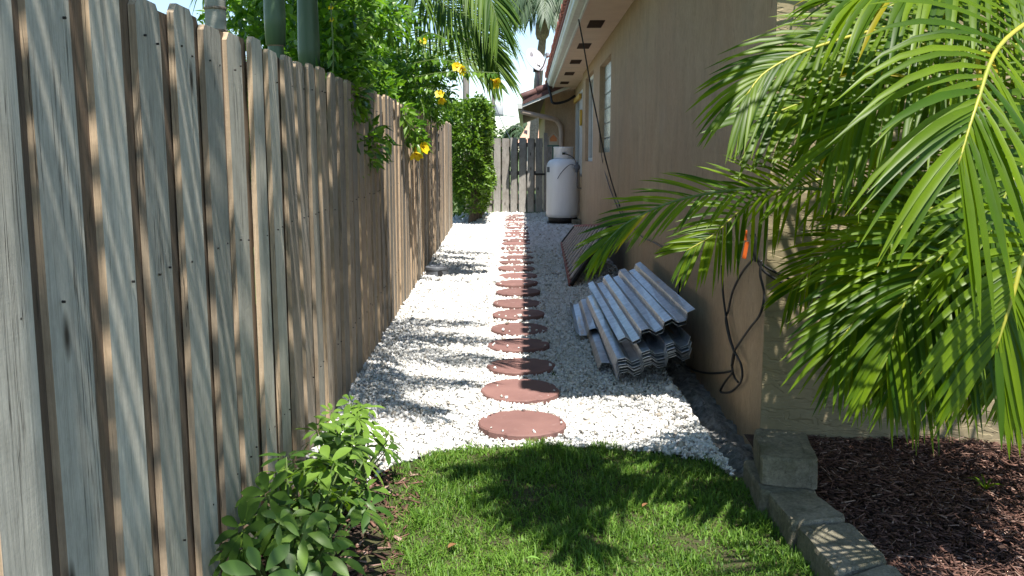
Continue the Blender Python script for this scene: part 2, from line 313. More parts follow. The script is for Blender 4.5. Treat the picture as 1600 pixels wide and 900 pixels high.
def unit(a): return a / np.maximum(np.linalg.norm(a, axis=-1, keepdims=True), 1e-9)
def spline(P, n):
    P = np.array([tuple(p) for p in P], float); P = np.vstack([2 * P[0] - P[1], P, 2 * P[-1] - P[-2]]); out = []
    seg = len(P) - 3
    for u in np.linspace(0, seg - 1e-6, n):
        i = int(u); t = u - i; a, b, c, d = P[i:i + 4]
        out.append(0.5 * (2 * b + (c - a) * t + (2 * a - 5 * b + 4 * c - d) * t * t + (3 * b - a - 3 * c + d) * t ** 3))
    return np.array(out)
def leaves(name, P, D, L, Wd, mat, parent=None, fold=0.25, normal=None):
    """many folded five-point leaves: position P, direction D, length L, width Wd"""
    n = len(P); D = unit(D); L = np.broadcast_to(L, n)[:, None]; Wd = np.broadcast_to(Wd, n)[:, None]
    nr = unit(RNG.normal(0, 0.6, (n, 3)) + np.array([0, 0, 1.0])) if normal is None else normal
    s = unit(np.cross(D, nr)); u = unit(np.cross(s, D))
    tip = P + D * L - u * L * 0.12; mid = P + D * L * 0.45
    l = mid + s * Wd * 0.5 + u * Wd * fold; r = mid - s * Wd * 0.5 + u * Wd * fold
    V = np.stack([P, l, tip, r, mid], 1).reshape(-1, 3); b = (np.arange(n) * 5)[:, None]
    F = np.concatenate([b + [0, 4, 1], b + [4, 2, 1], b + [0, 3, 4], b + [3, 2, 4]])
    return link(name, np_mesh(name, V, F, mat, np.repeat(RNG.random(n), 5)), parent)
def strip(P0, D, Up, L, Wd, droop, n=5, fold=0.28, shape=None):
    """one folded ribbon leaflet, returns V,F (quads)"""
    D = D / np.linalg.norm(D); s = np.cross(D, Up); s /= np.linalg.norm(s) + 1e-9; u = np.cross(s, D)
    t = np.linspace(0, 1, n + 1); c = P0 + np.outer(t * L, D); c[:, 2] -= droop * L * t ** 2.2
    w = (np.sin(np.pi * np.clip(t * 0.86 + 0.12, 0, 1)) ** 0.75) * Wd * 0.5 if shape is None else shape(t) * Wd * 0.5
    w[-1] = Wd * 0.02
    V = np.stack([c + w[:, None] * (s + u * fold), c, c - w[:, None] * (s - u * fold)], 1).reshape(-1, 3)
    F = []
    for i in range(n):
        a = i * 3; F += [(a, a + 1, a + 4, a + 3), (a + 1, a + 2, a + 5, a + 4)]
    return V, np.array(F)
def frond(parent, ctrl, nl=34, leaf=0.4, width=0.03, up=(0, -0.3, 1), droop=0.5, start=0.14, mat='areca', stem='areca_stem', r0=0.012, split=False, vee=0.35, fwd=(25, 68), name='frond', seg=5, jit=0.1):
    pts = spline(ctrl, 26); up = np.array(up, float)
    fr = obj(name, MB().tube(pts, [r0 * (1 - 0.85 * i / 25) + 0.0012 for i in range(26)], 5), stem, parent, True)
    allV = []; allF = []; allR = []; off = 0
    for i in range(nl):
        t = start + (1 - start) * (i + 0.5) / nl
        for sg in (-1, 1):
            tt = min(0.999, max(0, t + random.uniform(-0.25, 0.25) / nl)); x = tt * 25; k = min(24, int(x)); p = pts[k] + (pts[k + 1] - pts[k]) * (x - k)
            T = pts[min(k + 2, 25)] - pts[max(k - 1, 0)]; T /= np.linalg.norm(T); Sd = np.cross(T, up); Sd /= np.linalg.norm(Sd) + 1e-9; Nn = np.cross(Sd, T)
            a = math.radians(fwd[0] + (fwd[1] - fwd[0]) * t ** 1.5)
            d = Sd * sg * math.cos(a) + T * math.sin(a) + Nn * vee * (1 - 0.5 * t) + RNG.normal(0, jit * 0.5, 3)
            ln = leaf * (0.5 + 0.5 * math.sin(math.pi * min(1, 0.12 + t * 0.86) ** 0.8)) * random.uniform(0.88, 1.08)
            V, F = strip(p, d, Nn, ln, width * random.uniform(0.85, 1.1), droop * random.uniform(0.7, 1.3), seg)
            r = random.random() ** 1.2; rv = np.full(len(V), r * 0.92)
            if random.random() < 0.5: rv[-3:] = 1.0
            if random.random() < 0.02: rv[:] = 1.0
            if split: 
                link('leaflet', np_mesh('leaflet', V, F, mat, rv, True), fr)
            else:
                allV.append(V); allF.append(F + off); allR.append(rv); off += len(V)
    if not split: link('leaflets', np_mesh('leaflets', np.vstack(allV), np.vstack(allF), mat, np.concatenate(allR), True), fr)
    return fr
# ---------------------------------------------------------------- ground
def sheet(name, outline, z, mat, k='structure'):
    me = MB().add([(x, y, z) for x, y in outline], [tuple(range(len(outline)))]).mesh(name, mat); return kind(link(name, me), k)
gxs, gys = (-900, 0.85, 1.2, 900), (-900, 3.62, 6.62, 1800)
kind(obj('ground', MB().add([(a, b, -0.03) for b in gys for a in gxs], [(j * 4 + i, j * 4 + i + 1, j * 4 + i + 5, j * 4 + i + 4) for j in range(3) for i in range(3) if (i, j) != (1, 1)]), 'grass_far'), 'structure')
FX = lambda y: -0.81 - 0.0305 * y            # the fence line
LAWN_EDGE = [(-0.56, 3.62), (-0.336, 3.852), (-0.1, 3.91), (0.088, 3.93), (0.3, 3.91), (0.509, 3.864), (0.785, 3.70), (0.86, 3.50)]
sheet('gravel_bed', [(FX(3.2), 3.2), (0.852, 3.2), (0.852, 6.62), (1.06, 6.62), (1.06, 21.0), (FX(21) - 0.4, 21.0)], -0.012, 'gravel_base')
sheet('soil', [(FX(-2), -2), (-0.35, -2), (-0.35, 3.2), (-0.56, 3.62), (FX(4.0), 4.0)], -0.006, 'soil')
sheet('lawn', [(-0.5, -6), (0.88, -6), (0.88, 3.45)] + LAWN_EDGE[::-1] + [(-0.55, 3.3)], 0.0, 'lawn_soil')
def grid_sheet(name, x0, x1, y0, y1, nx, ny, zf, mat):
    V = [(x0 + (x1 - x0) * i / nx, y0 + (y1 - y0) * j / ny) for j in range(ny + 1) for i in range(nx + 1)]
    V = [(x, y, zf(x, y)) for x, y in V]; F = [(j * (nx + 1) + i, j * (nx + 1) + i + 1, (j + 1) * (nx + 1) + i + 1, (j + 1) * (nx + 1) + i) for j in range(ny) for i in range(nx)]
    return kind(link(name, MB().add(V, F).mesh(name, mat, True)), 'structure')
def mulch_z(x, y): return 0.012 + 0.02 * math.sin(3.1 * x + 1) * math.sin(2.7 * y) + 0.015 * math.sin(7 * x + 5 * y)
grid_sheet('mulch_bed', 0.99, 5.5, -3, 3.985, 40, 50, mulch_z, 'mulch_base')
# white marble chips
def in_poly(px, py, poly):
    poly = np.array(poly); ins = np.zeros(len(px), bool); j = len(poly) - 1
    for i in range(len(poly)):
        xi, yi = poly[i]; xj, yj = poly[j]
        c = ((yi > py) != (yj > py)) & (px < (xj - xi) * (py - yi) / (yj - yi + 1e-12) + xi); ins ^= c; j = i
    return ins
STONES = [(-0.007 - 0.0128 * i * 0.607 + random.uniform(-0.012, 0.012), 4.19 + 0.607 * i) for i in range(27)]
def make_gravel():
    P = []
    for y0, y1, dens, size in ((3.4, 6.0, 7600, 0.0080), (6.0, 9.0, 4600, 0.0095), (9.0, 14.0, 1800, 0.0145), (14.0, 21.0, 900, 0.019)):
        n = int(dens * (y1 - y0) * 2.5); x = RNG.uniform(-1.5, 1.06, n); y = RNG.uniform(y0, y1, n)
        ok = (x > FX(y) - 0.02 - np.maximum(0, (y - 16.6)) * 0.1) & ~in_poly(x, y, LAWN_EDGE + [(0.9, 3.0), (-0.7, 3.0)])
        ok &= ~((x > 0.85) & (y < 6.4)); ok &= ~((x < -0.60) & (y < 3.75) & (RNG.random(n) < 0.9))
        for sx, sy in STONES:
            d2 = (x - sx) ** 2 + (y - sy) ** 2; ok &= (d2 > (0.203 - 0.02 * RNG.random(n)) ** 2) | ((RNG.random(n) < 0.0025) & (d2 > 0.014))
        x, y = x[ok], y[ok]; n = len(x)
        z = RNG.uniform(-0.006, 0.012, n) + 0.01 * np.sin(x * 5 + y * 2) * np.sin(y * 3.1)
        for sx, sy in STONES: z += np.where((x - sx) ** 2 + (y - sy) ** 2 < 0.19 ** 2, 0.036, 0)
        z += np.where(x < FX(y) + 0.16, 0.02 * RNG.random(n), 0)
        P.append(np.column_stack([x, y, z, size * RNG.lognormal(0, 0.28, n)]))
    P = np.vstack(P); n = len(P)
    C = np.array([(a, b, c) for c in (-1, 1) for b in (-1, 1) for a in (-1, 1)], float) * 0.62
    V = C[None] + RNG.normal(0, 0.24, (n, 8, 3)); V *= RNG.uniform(0.65, 1.25, (n, 1, 3))
    q = unit(RNG.normal(0, 1, (n, 4))); w, x, y, z = q.T
    R = np.stack([1 - 2 * (y * y + z * z), 2 * (x * y - z * w), 2 * (x * z + y * w), 2 * (x * y + z * w), 1 - 2 * (x * x + z * z), 2 * (y * z - x * w), 2 * (x * z - y * w), 2 * (y * z + x * w), 1 - 2 * (x * x + y * y)], 1).reshape(n, 3, 3)
    V = np.einsum('nij,nkj->nki', R, V) * P[:, 3][:, None, None] + P[:, None, :3]
    fc = np.array([(0, 2, 3, 1), (4, 5, 7, 6), (0, 1, 5, 4), (1, 3, 7, 5), (3, 2, 6, 7), (2, 0, 4, 6)])
    F = (np.arange(n) * 8)[:, None, None] + fc[None]
    kind(link('gravel', np_mesh('gravel', V.reshape(-1, 3), F.reshape(-1, 4), 'gravel', np.repeat(RNG.random(n), 8))), 'stuff')
make_gravel()
# grass
def make_grass():
    def zone(n, x0, x1, y0, y1):
        return np.column_stack([RNG.uniform(x0, x1, n), RNG.uniform(y0, y1, n)])
    Q = np.vstack([zone(62000, -0.60, 0.95, 2.0, 3.98), zone(9000, -0.55, 0.9, -0.5, 2.0)])
    x, y = Q.T; ok = in_poly(x, y, [(-0.47, -1), (0.90, -1), (0.905, 2.9), (0.88, 3.5)] + [(a, b + 0.045) for a, b in LAWN_EDGE[::-1]] + [(-0.50, 3.1), (-0.43, 2.6)])
    bare = np.sin(x * 6 + 1.3) * np.sin(y * 5 + 0.4) + 0.5 * np.sin(x * 17 + y * 9); ok &= (bare > -1.0) | (RNG.random(len(x)) < 0.35)
    ok &= (x > -0.42) | (RNG.random(len(x)) < 0.45)
    edge = np.interp(x, [a for a, b in LAWN_EDGE], [b for a, b in LAWN_EDGE]); ok &= (y < edge + 0.02 + 0.045 * np.sin(x * 31) * np.sin(x * 13 + 1) + RNG.uniform(-0.03, 0.02, len(x)))
    x, y = x[ok], y[ok]; n = len(x)
    L = RNG.uniform(0.018, 0.058, n) * (0.75 + 0.35 * np.sin(x * 21 + 3) * np.sin(y * 19)) * (1 + 0.25 * np.sin(x * 9) * np.sin(y * 7)); w = RNG.uniform(0.0011, 0.0026, n)
    az = RNG.uniform(0, 2 * np.pi, n); lean = RNG.uniform(0.2, 1.7, n); d = np.stack([np.cos(az), np.sin(az)], 1); s = np.stack([-np.sin(az), np.cos(az)], 1)
    rows = []
    for t, wd in ((0, 1.0), (0.45, 0.9), (0.8, 0.6), (1.0, 0.06)):
        h = L * t * (1 - 0.45 * lean * t * 0.7); o = L * lean * t ** 1.7 * 0.75
        for sg in (-1, 1):
            rows.append(np.column_stack([x + d[:, 0] * o + sg * s[:, 0] * w * wd, y + d[:, 1] * o + sg * s[:, 1] * w * wd, h - 0.003]))
    V = np.stack(rows, 1); F = (np.arange(n) * 8)[:, None, None] + np.array([(0, 1, 3, 2), (2, 3, 5, 4), (4, 5, 7, 6)])[None]
    patch = 0.5 + 0.5 * np.sin(x * 4.1 + 2) * np.sin(y * 5.3)
    rnd = np.clip(RNG.random(n) * 0.7 + 0.2 * patch + np.where(RNG.random(n) < 0.07, 0.5, 0), 0, 1)
    kind(link('grass', np_mesh('grass', V.reshape(-1, 3), F.reshape(-1, 4), 'grass', np.repeat(rnd, 8))), 'stuff')
make_grass()
def make_chips(name, n, fn, mat, zf, Ls=(0.02, 0.075), W=(0.003, 0.009)):
    Q = fn(n); x, y = Q.T; n = len(x); L = RNG.uniform(*Ls, n); w = RNG.uniform(*W, n); th = RNG.uniform(0.001, 0.004, n)
    az = RNG.uniform(0, np.pi, n); tl = RNG.normal(0, 0.22, n); z = np.array([zf(a, b) for a, b in Q]) + RNG.uniform(0.002, 0.022, n)
    D = np.stack([np.cos(az) * np.cos(tl), np.sin(az) * np.cos(tl), np.sin(tl)], 1); s = np.stack([-np.sin(az), np.cos(az), RNG.normal(0, 0.3, n)], 1); u = unit(np.cross(D, s))
    P = np.column_stack([x, y, z]); V = []
    for a, b, c in ((-1, -1, -1), (1, -.7, -1), (1, .7, -1), (-1, 1, -1), (-1, -1, 1), (1, -.7, 1), (1, .7, 1), (-1, 1, 1)):
        V.append(P + D * (a * L / 2)[:, None] + s * (b * w / 2)[:, None] + u * (c * th / 2)[:, None])
    V = np.stack(V, 1); F = (np.arange(n) * 8)[:, None, None] + np.array([(0, 3, 2, 1), (4, 5, 6, 7), (0, 1, 5, 4), (1, 2, 6, 5), (2, 3, 7, 6), (3, 0, 4, 7)])[None]
    return kind(link(name, np_mesh(name, V.reshape(-1, 3), F.reshape(-1, 4), mat, np.repeat(RNG.random(n), 8))), 'stuff')
make_chips('mulch', 23000, lambda n: np.column_stack([RNG.uniform(1.06, 2.9, n), RNG.uniform(2.2, 3.985, n)]), 'mulch', mulch_z, (0.015, 0.065), (0.002, 0.007))
make_chips('leaf_litter', 900, lambda n: np.column_stack([RNG.uniform(-0.85, -0.40, n), RNG.uniform(2.2, 3.62, n)]), 'mulch', lambda x, y: -0.006, (0.02, 0.06), (0.004, 0.014))
# ---------------------------------------------------------------- stepping stones
st_prof = [(0.0, 0.0), (0.205, 0.0), (0.212, 0.006), (0.212, 0.030), (0.206, 0.037), (0.0, 0.039)]
st_mes = []
for q in range(5):
    mb = MB().lathe(st_prof, 64); ch = [random.uniform(-0.003, 0.0015) - (random.uniform(0.004, 0.012) if random.random() < 0.07 else 0) for _ in range(64)]
    for k_, v_ in enumerate(mb.v):
        rr_ = math.hypot(v_[0], v_[1])
        if rr_ > 0.2: f_ = 1 + (ch[k_ % 64] + 0.5 * ch[(k_ + 1) % 64]) / rr_ + 0.008 * math.sin(2 * math.atan2(v_[1], v_[0]) + q); mb.v[k_] = (v_[0] * f_, v_[1] * f_, v_[2])
    st_mes.append(mb.mesh('stepping_stone', 'paver'))
ords = ['nearest', 'second', 'third', 'fourth', 'fifth', 'sixth', 'seventh', 'eighth', 'ninth', 'tenth', 'eleventh', 'twelfth', 'thirteenth', 'fourteenth']
for i, (sx, sy) in enumerate(STONES):
    if i < 14: lb = 'round red stepping stone, %s from the lawn edge' % ords[i]
    elif i == 26: lb = 'round red stepping stone closest to the far wooden gate'
    else: lb = 'round red stepping stone, %s from the far wooden gate' % ords[26 - i]
    if i == 0: lb = 'large round red stepping stone touching the lawn edge, the nearest of the row'
    o = link('stepping_stone', st_mes[i % 5], None, (sx, sy, 0.0 + random.uniform(-0.012, 0.002)), (random.uniform(-.025, .025), random.uniform(-.025, .025), random.uniform(0, 6)))
    tag(o, lb, 'stepping stone', 'round stepping stones along the gravel path')
# ---------------------------------------------------------------- fence
fence = thing('wooden_fence', 'tall weathered board fence with overlapping vertical planks along the left of the path', 'fence', (-0.81, 0, 0), (0, 0, math.atan(0.0305)))
FTOP = lambda y: 1.655 + 0.0155 * (y - 2.5)
PITCHB = 0.238
def board_mb(w, h, th, clip, bow=0.0):
    """dog-eared plank: x thickness (0 = face, going to -th), y width, z up"""
    n = 5; o = []
    zs = [0, h * 0.3, h * 0.6, h * 0.85, h - clip]
    mb = MB(); yo = [bow * math.sin(math.pi * z / h) for z in zs]
    prof = [(-w / 2 + b, z) for b, z in zip(yo, zs)] + [(-w / 2 + clip, h), (w / 2 - clip, h)] + [(w / 2 + b, z) for b, z in zip(yo[::-1], zs[::-1])]
    k = len(prof); front = [(0.0, y, z) for y, z in prof]; back = [(-th, y, z) for y, z in prof]
    mb.add(front + back, [tuple(range(k - 1, -1, -1)), tuple(range(k, 2 * k))], 0)
    b = 0; fs = [(i, (i + 1) % k, k + (i + 1) % k, k + i) for i in range(k)]
    mb.f += fs; mb.m += [1] * len(fs); return mb
y = 0.75; i = 0
while y < 16.55:
    w = random.uniform(0.146, 0.158); h = FTOP(y) + random.uniform(-0.012, 0.012)
    o = obj('board', board_mb(w, h, 0.017, random.choice([0.016, 0.022, 0.026]), random.uniform(-0.004, 0.004)), ['fence_near_lit' if y < 3.4 or random.random() < 0.12 else 'fence', 'fence_edge'], fence, False,
            (random.uniform(-0.003, 0.003), y + random.uniform(-0.007, 0.007), 0.0), (random.uniform(-.004, .004), random.uniform(-.004, .004), random.uniform(-0.03, 0.03)))
    yb = y + PITCHB / 2
    if yb < 16.5:
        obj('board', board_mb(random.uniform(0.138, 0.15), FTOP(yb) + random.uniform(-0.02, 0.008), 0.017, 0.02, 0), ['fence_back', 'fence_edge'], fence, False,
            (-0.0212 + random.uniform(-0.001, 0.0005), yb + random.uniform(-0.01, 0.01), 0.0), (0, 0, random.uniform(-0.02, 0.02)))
    y += PITCHB; i += 1
nm = MB()
for q in range(34):
    yy = 0.75 + q * PITCHB
    for z in (0.3, 1.0, 1.54):
        for dy in (-0.038, 0.04):
            if random.random() < 0.3: continue
            c = Vector((0.0052, yy + dy + random.uniform(-.008, .008), z + random.uniform(-.012, .012) + 0.0093 * (yy - 1)))
            nm.add([c + Vector((0, 0.0026 * math.cos(k * math.pi / 4), 0.0026 * math.sin(k * math.pi / 4))) for k in range(8)] + [c + Vector((-0.006, 0.0028 * math.cos(k * math.pi / 4), 0.0028 * math.sin(k * math.pi / 4))) for k in range(8)], [tuple(range(8))] + [(k, 8 + k, 8 + (k + 1) % 8, (k + 1) % 8) for k in range(8)])
kind(obj('nail_heads', nm, 'dark_metal', fence), 'stuff')
for z in (0.25, 0.95, 1.5):
    for k in range(7):
        a = 0.7 + k * 2.28; dz = 0.0155 * (a - 1)
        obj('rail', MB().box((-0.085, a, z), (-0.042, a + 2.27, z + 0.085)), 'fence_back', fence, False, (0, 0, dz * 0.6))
for k in range(8):
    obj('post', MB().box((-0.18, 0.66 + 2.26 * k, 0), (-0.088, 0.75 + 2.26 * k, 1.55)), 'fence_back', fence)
# ---------------------------------------------------------------- gate
GY = 21.0
gate = thing('wooden_gate', 'grey weathered plank gate closing the far end of the path', 'gate', (-0.9, GY, 0))
gx = [0.0, 0.185, 0.378, 0.572, 0.765, 0.962, 1.148]; gw = [0.140, 0.150, 0.152, 0.145, 0.155, 0.140, 0.155]
for k, (xx, ww) in enumerate(zip(gx, gw)):
    mb = MB().box((xx, -0.02 - 0.002 * (k % 2), 0.035), (xx + ww, -0.001, 1.715 + random.uniform(-0.012, 0.012)))
    obj('board', mb, 'gate', gate, False, None, (0, random.uniform(-.006, .006), 0))
for k in range(6):
    obj('board', MB().box((gx[k] + gw[k] - 0.028, 0.045, 0.05), (gx[k] + gw[k] + 0.025, 0.062, 1.69)), 'gate_dark', gate)
for z in (0.22, 0.88, 1.52): obj('rail', MB().box((0.0, 0.0, z), (1.31, 0.044, z + 0.09)), 'gate_dark', gate)
for z in (0.86, 0.19): obj('hinge', MB().box((-0.09, -0.03, z), (0.17, -0.0235, z + 0.035)).box((-0.03, -0.045, z - 0.02), (-0.005, -0.0305, z + 0.055)), 'dark_metal', gate)
obj('latch', MB().box((1.14, -0.036, 0.875), (1.36, -0.0235, 0.92)).box((1.2, -0.06, 0.885), (1.24, -0.037, 0.91)), 'dark_metal', gate)
side = thing('gate_post_fence', 'narrow grey fence strip and post beside the gate under the house corner', 'fence', (0.43, GY, 0))
obj('post', MB().box((0.0 - 0.0, -0.03, 0), (0.0 + 0.085, 0.06, 1.83)), 'gate', side, False, (-0.0, 0, 0))
obj('board', MB().box((0.09, -0.012, 0.03), (0.2, 0.008, 1.75)), 'gate', side); obj('board', MB().box((0.212, -0.014, 0.03), (0.30, 0.006, 1.3)), 'gate_dark', side)
lp = thing('gate_hinge_post', 'weathered grey post at the hinge side of the gate next to the hedge', 'post', (-1.09, GY, 0))
obj('post', MB().box((0, -0.02, 0), (0.09, 0.07, 1.68)), 'gate', lp); obj('board', MB().box((-0.35, -0.01, 0.03), (-0.005, 0.008, 1.66)), 'gate', lp)
# ---------------------------------------------------------------- house
XW = 1.065; ZS = 2.8
house = thing('house', 'beige rendered house with tiled roof eave and white gutter along the right of the path', 'house', (0, 0, 0))
def wall_holes(mb, x0, x1, y0, y1, z1, holes):
    ya = y0
    for (a, b, c, d) in holes:
        mb.box((x0, ya, -0.2), (x1, a, z1)); mb.box((x0, a, -0.2), (x1, b, c)); mb.box((x0, a, d), (x1, b, z1)); ya = b
    return mb.box((x0, ya, 0), (x1, y1, z1))
wb = wall_holes(MB(), XW, XW + 0.2, 4.0, 17.15, ZS, [(11.55, 13.28, 1.345, 2.56), (14.5, 16.35, 1.215, 2.64)])
wb.box((XW + 0.06, 17.15, 0), (XW + 0.2, 17.6, ZS)).box((XW + 0.06, 17.6, 0), (XW + 0.2, 20.5, 0.9)).box((XW + 0.06, 17.6, 2.6), (XW + 0.2, 20.5, ZS)).box((XW + 0.06, 20.5, 0), (XW + 0.2, 21.0, ZS))
obj('wall', wb, 'wall', house)
obj('front_wall', MB().box((XW, 3.988, -0.05), (8.0, 3.9995, ZS)).box((XW + 0.2, 4.0, -0.05), (8, 4.2, ZS)), 'stucco', house)['label'] = 'textured olive beige stucco wall behind the palm'
obj('extension_wall', MB().box((0.45, GY, 0), (XW + 0.2, GY + 0.2, 3.0)).box((0.45, GY + 0.2, 0), (0.65, 30, 2.6)), 'wall', house)
obj('soffit', MB().box((0.62, 3.70, ZS), (XW + 0.2, 20.6, ZS + 0.02)), 'soffit', house)
obj('fascia', MB().box((0.598, 3.68, ZS - 0.02), (0.618, 20.6, ZS + 0.15)), 'white', house)
gut = MB(); prof = [(0.596, 0.02), (0.53, 0.02), (0.50, 0.05), (0.50, 0.10), (0.485, 0.125), (0.485, 0.155), (0.495, 0.155), (0.596, 0.15)]
k = len(prof); ys = [3.66, 20.5]
gut.add([(x, yy, ZS + z) for yy in ys for x, z in prof], [(i, i + 1, k + i + 1, k + i) for i in range(k - 1)] + [tuple(range(k)), tuple(range(2 * k - 1, k - 1, -1))])
obj('gutter', gut, 'white', house)
SL = 0.33; z0 = ZS + 0.17
roof = obj('roof', MB().add([(0.47, 3.64, z0), (6.5, 3.64, z0 + SL * 6.03), (6.5, 21.2, z0 + SL * 6.03), (0.47, 21.2, z0), (0.47, 3.64, z0 + 0.04), (6.5, 3.64, z0 + SL * 6.03 + 0.04), (6.5, 21.2, z0 + SL * 6.03 + 0.04), (0.47, 21.2, z0 + 0.04)],
      [(0, 3, 2, 1), (4, 5, 6, 7), (0, 1, 5, 4), (1, 2, 6, 5), (2, 3, 7, 6), (3, 0, 4, 7)]), 'tile', house)
tm = MB(); n = 8
for r, ry in ((0.085, 0), ):
    vs = []
    for xx, rr in ((0, 0.090), (0.42, 0.075)):
        for q in (1.0, 0.82):
            vs += [(xx, rr * q * math.cos(math.pi * j / n), rr * q * math.sin(math.pi * j / n) + xx * SL) for j in range(n + 1)]
    a = n + 1; fs = []
    for j in range(n):
        fs += [(j, j + 1, 2 * a + j + 1, 2 * a + j), (a + j + 1, a + j, 3 * a + j, 3 * a + j + 1), (j + 1, j, a + j, a + j + 1), (2 * a + j, 2 * a + j + 1, 3 * a + j + 1, 3 * a + j)]
    tm.add(vs, fs)
tile_me = tm.mesh('roof_tile', 'tile', True); yy = 3.75
while yy < 20.5:
    link('roof_tile', tile_me, roof, (0.435 + random.uniform(-0.008, 0.008), yy, z0 + 0.036), (0, 0, random.uniform(-.03, .03))); yy += 0.235
vent_me = MB().box((-0.085, -0.29, -0.006), (0.085, 0.29, -0.001)).mesh('soffit_vent', 'vent')
for k in range(9):
    vn = link('soffit_vent', vent_me, house, (0.81, 4.55 + 2.08 * k, ZS))
    mb = MB()
    for q in range(9): mb.box((-0.083, -0.26 + q * 0.062, -0.012), (0.083, -0.245 + q * 0.062, -0.0065))
    obj('vent_louvre', mb, 'vent', vn)
# glass block window
win = obj('glass_block_window', MB().box((XW + 0.10, 11.55, 1.345), (XW + 0.14, 13.28, 2.56)), 'mortar', house)
gb = MB().cbox((-0.006, -0.094, -0.094), (0.05, 0.094, 0.094), 0.006).mesh('glass_block', 'glass', False)
for a in range(9):
    for b in range(6): link('glass_block', gb, win, (XW + 0.078, 11.55 + 0.098 + a * 0.192, 1.345 + 0.104 + b * 0.2025))
# white framed sash window
win = obj('window', MB().box((XW + 0.10, 14.56, 1.275), (XW + 0.11, 16.29, 2.58)), 'pane', house)
fm = MB()
for lo, hi in (((14.5, 1.215), (14.56, 2.64)), ((16.29, 1.215), (16.35, 2.64)), ((14.56, 1.215), (16.29, 1.275)), ((14.56, 2.58), (16.29, 2.64)), ((15.40, 1.275), (15.46, 2.58))):
    fm.box((XW + 0.06, lo[0], lo[1]), (XW + 0.125, hi[0], hi[1]))
obj('frame', fm, 'white', win)
win = obj('window', MB().box((XW + 0.12, 17.6, 0.9), (XW + 0.13, 20.5, 2.6)), 'pane', house)
fm = MB().box((XW + 0.055, 20.44, 0.9), (XW + 0.118, 20.5, 2.6)).box((XW + 0.055, 17.6, 0.9), (XW + 0.118, 17.66, 2.6)).box((XW + 0.055, 17.66, 2.54), (XW + 0.118, 20.44, 2.6)).box((XW + 0.05, 19.0, 0.9), (XW + 0.118, 19.06, 2.54))
obj('frame', fm, 'white', win)
for q in range(13): obj('blind_slat', MB().box((XW + 0.06, 17.68 + q * 0.1, 0.95), (XW + 0.068, 17.765 + q * 0.1, 2.53), 0, None), 'blind', win)
obj('yellow_fitting', MB().box((XW + 0.0, 18.3, 2.44), (XW + 0.05, 20.3, 2.53)).box((XW + 0.01, 18.05, 1.9), (XW + 0.05, 18.3, 2.2)), 'yellow', win)
# gable end of the rear extension
gx0, gx1 = -0.06, 1.25; rz = lambda x: 2.40 + 0.40 * (x - gx0)
ex = MB(); 
def slab(mb, xa, xb, ya, yb, za, th):
    mb.add([(xa, ya, za(xa)), (xb, ya, za(xb)), (xb, yb, za(xb)), (xa, yb, za(xa)), (xa, ya, za(xa) + th), (xb, ya, za(xb) + th), (xb, yb, za(xb) + th), (xa, yb, za(xa) + th)], [(0, 3, 2, 1), (4, 5, 6, 7), (0, 1, 5, 4), (1, 2, 6, 5), (2, 3, 7, 6), (3, 0, 4, 7)]); return mb
exr = obj('extension_roof', slab(MB(), gx0, gx1, 20.35, 32, lambda x: rz(x) + 0.035, 0.17), 'tile_dark', house)
obj('rake_board', slab(MB(), gx0, gx1, 20.37, 20.40, lambda x: rz(x) - 0.03, 0.063), 'white', exr)
obj('soffit', slab(MB(), gx0, gx1, 20.41, GY, lambda x: rz(x) - 0.005, 0.036), 'soffit', exr)
rt = MB().lathe([(0.075, 0), (0.085, 0.01), (0.07, 0.36), (0.06, 0.36)], 10).mesh('roof_tile', 'tile_dark', True)
for q in range(4):
    o = link('roof_tile', rt, exr, (gx0 - 0.02 + q * 0.34, 20.40, rz(gx0 + q * 0.34) + 0.19)); o.rotation_euler = (0, math.radians(68), 0)
obj('gutter', MB().box((gx0 - 0.10, 20.3, 2.34), (gx0 - 0.002, 32, 2.44)).box((gx0 - 0.11, 20.3, 2.44), (gx0 + 0.0, 32, 2.455)), 'white', house)
obj('downspout', MB().tube([(gx0 - 0.02, 20.45, 2.34), (gx0 - 0.0, 20.46, 2.27), (0.10, 20.5, 2.24), (0.62, 20.75, 2.14), (0.72, 20.85, 2.10), (0.80, 20.93, 1.98), (0.82, 20.94, 1.85), (0.82, 20.94, 0.15)], 0.055, 8), 'tan_paint', house, True)
# rough footing along the wall base
fb = MB(); nn = 110; rows = []
for a in range(nn + 1):
    yy = 3.61 + 3.0 * a / nn
    for xx, zz in ((0.848, -0.012), (0.868, -0.085), (0.905, -0.07), (0.965, -0.035), (1.063, -0.07)):
        rows.append((xx + random.uniform(-.014, .014) * (0.85 < xx < 1.05), yy, zz + random.uniform(-.022, .022) * (xx > 0.85)))
fb.add(rows, [(a * 5 + b, a * 5 + b + 1, a * 5 + b + 6, a * 5 + b + 5) for a in range(nn) for b in range(4)])
obj('footing', fb, 'footing', house)['label'] = 'rough dark concrete footing at the wall base'
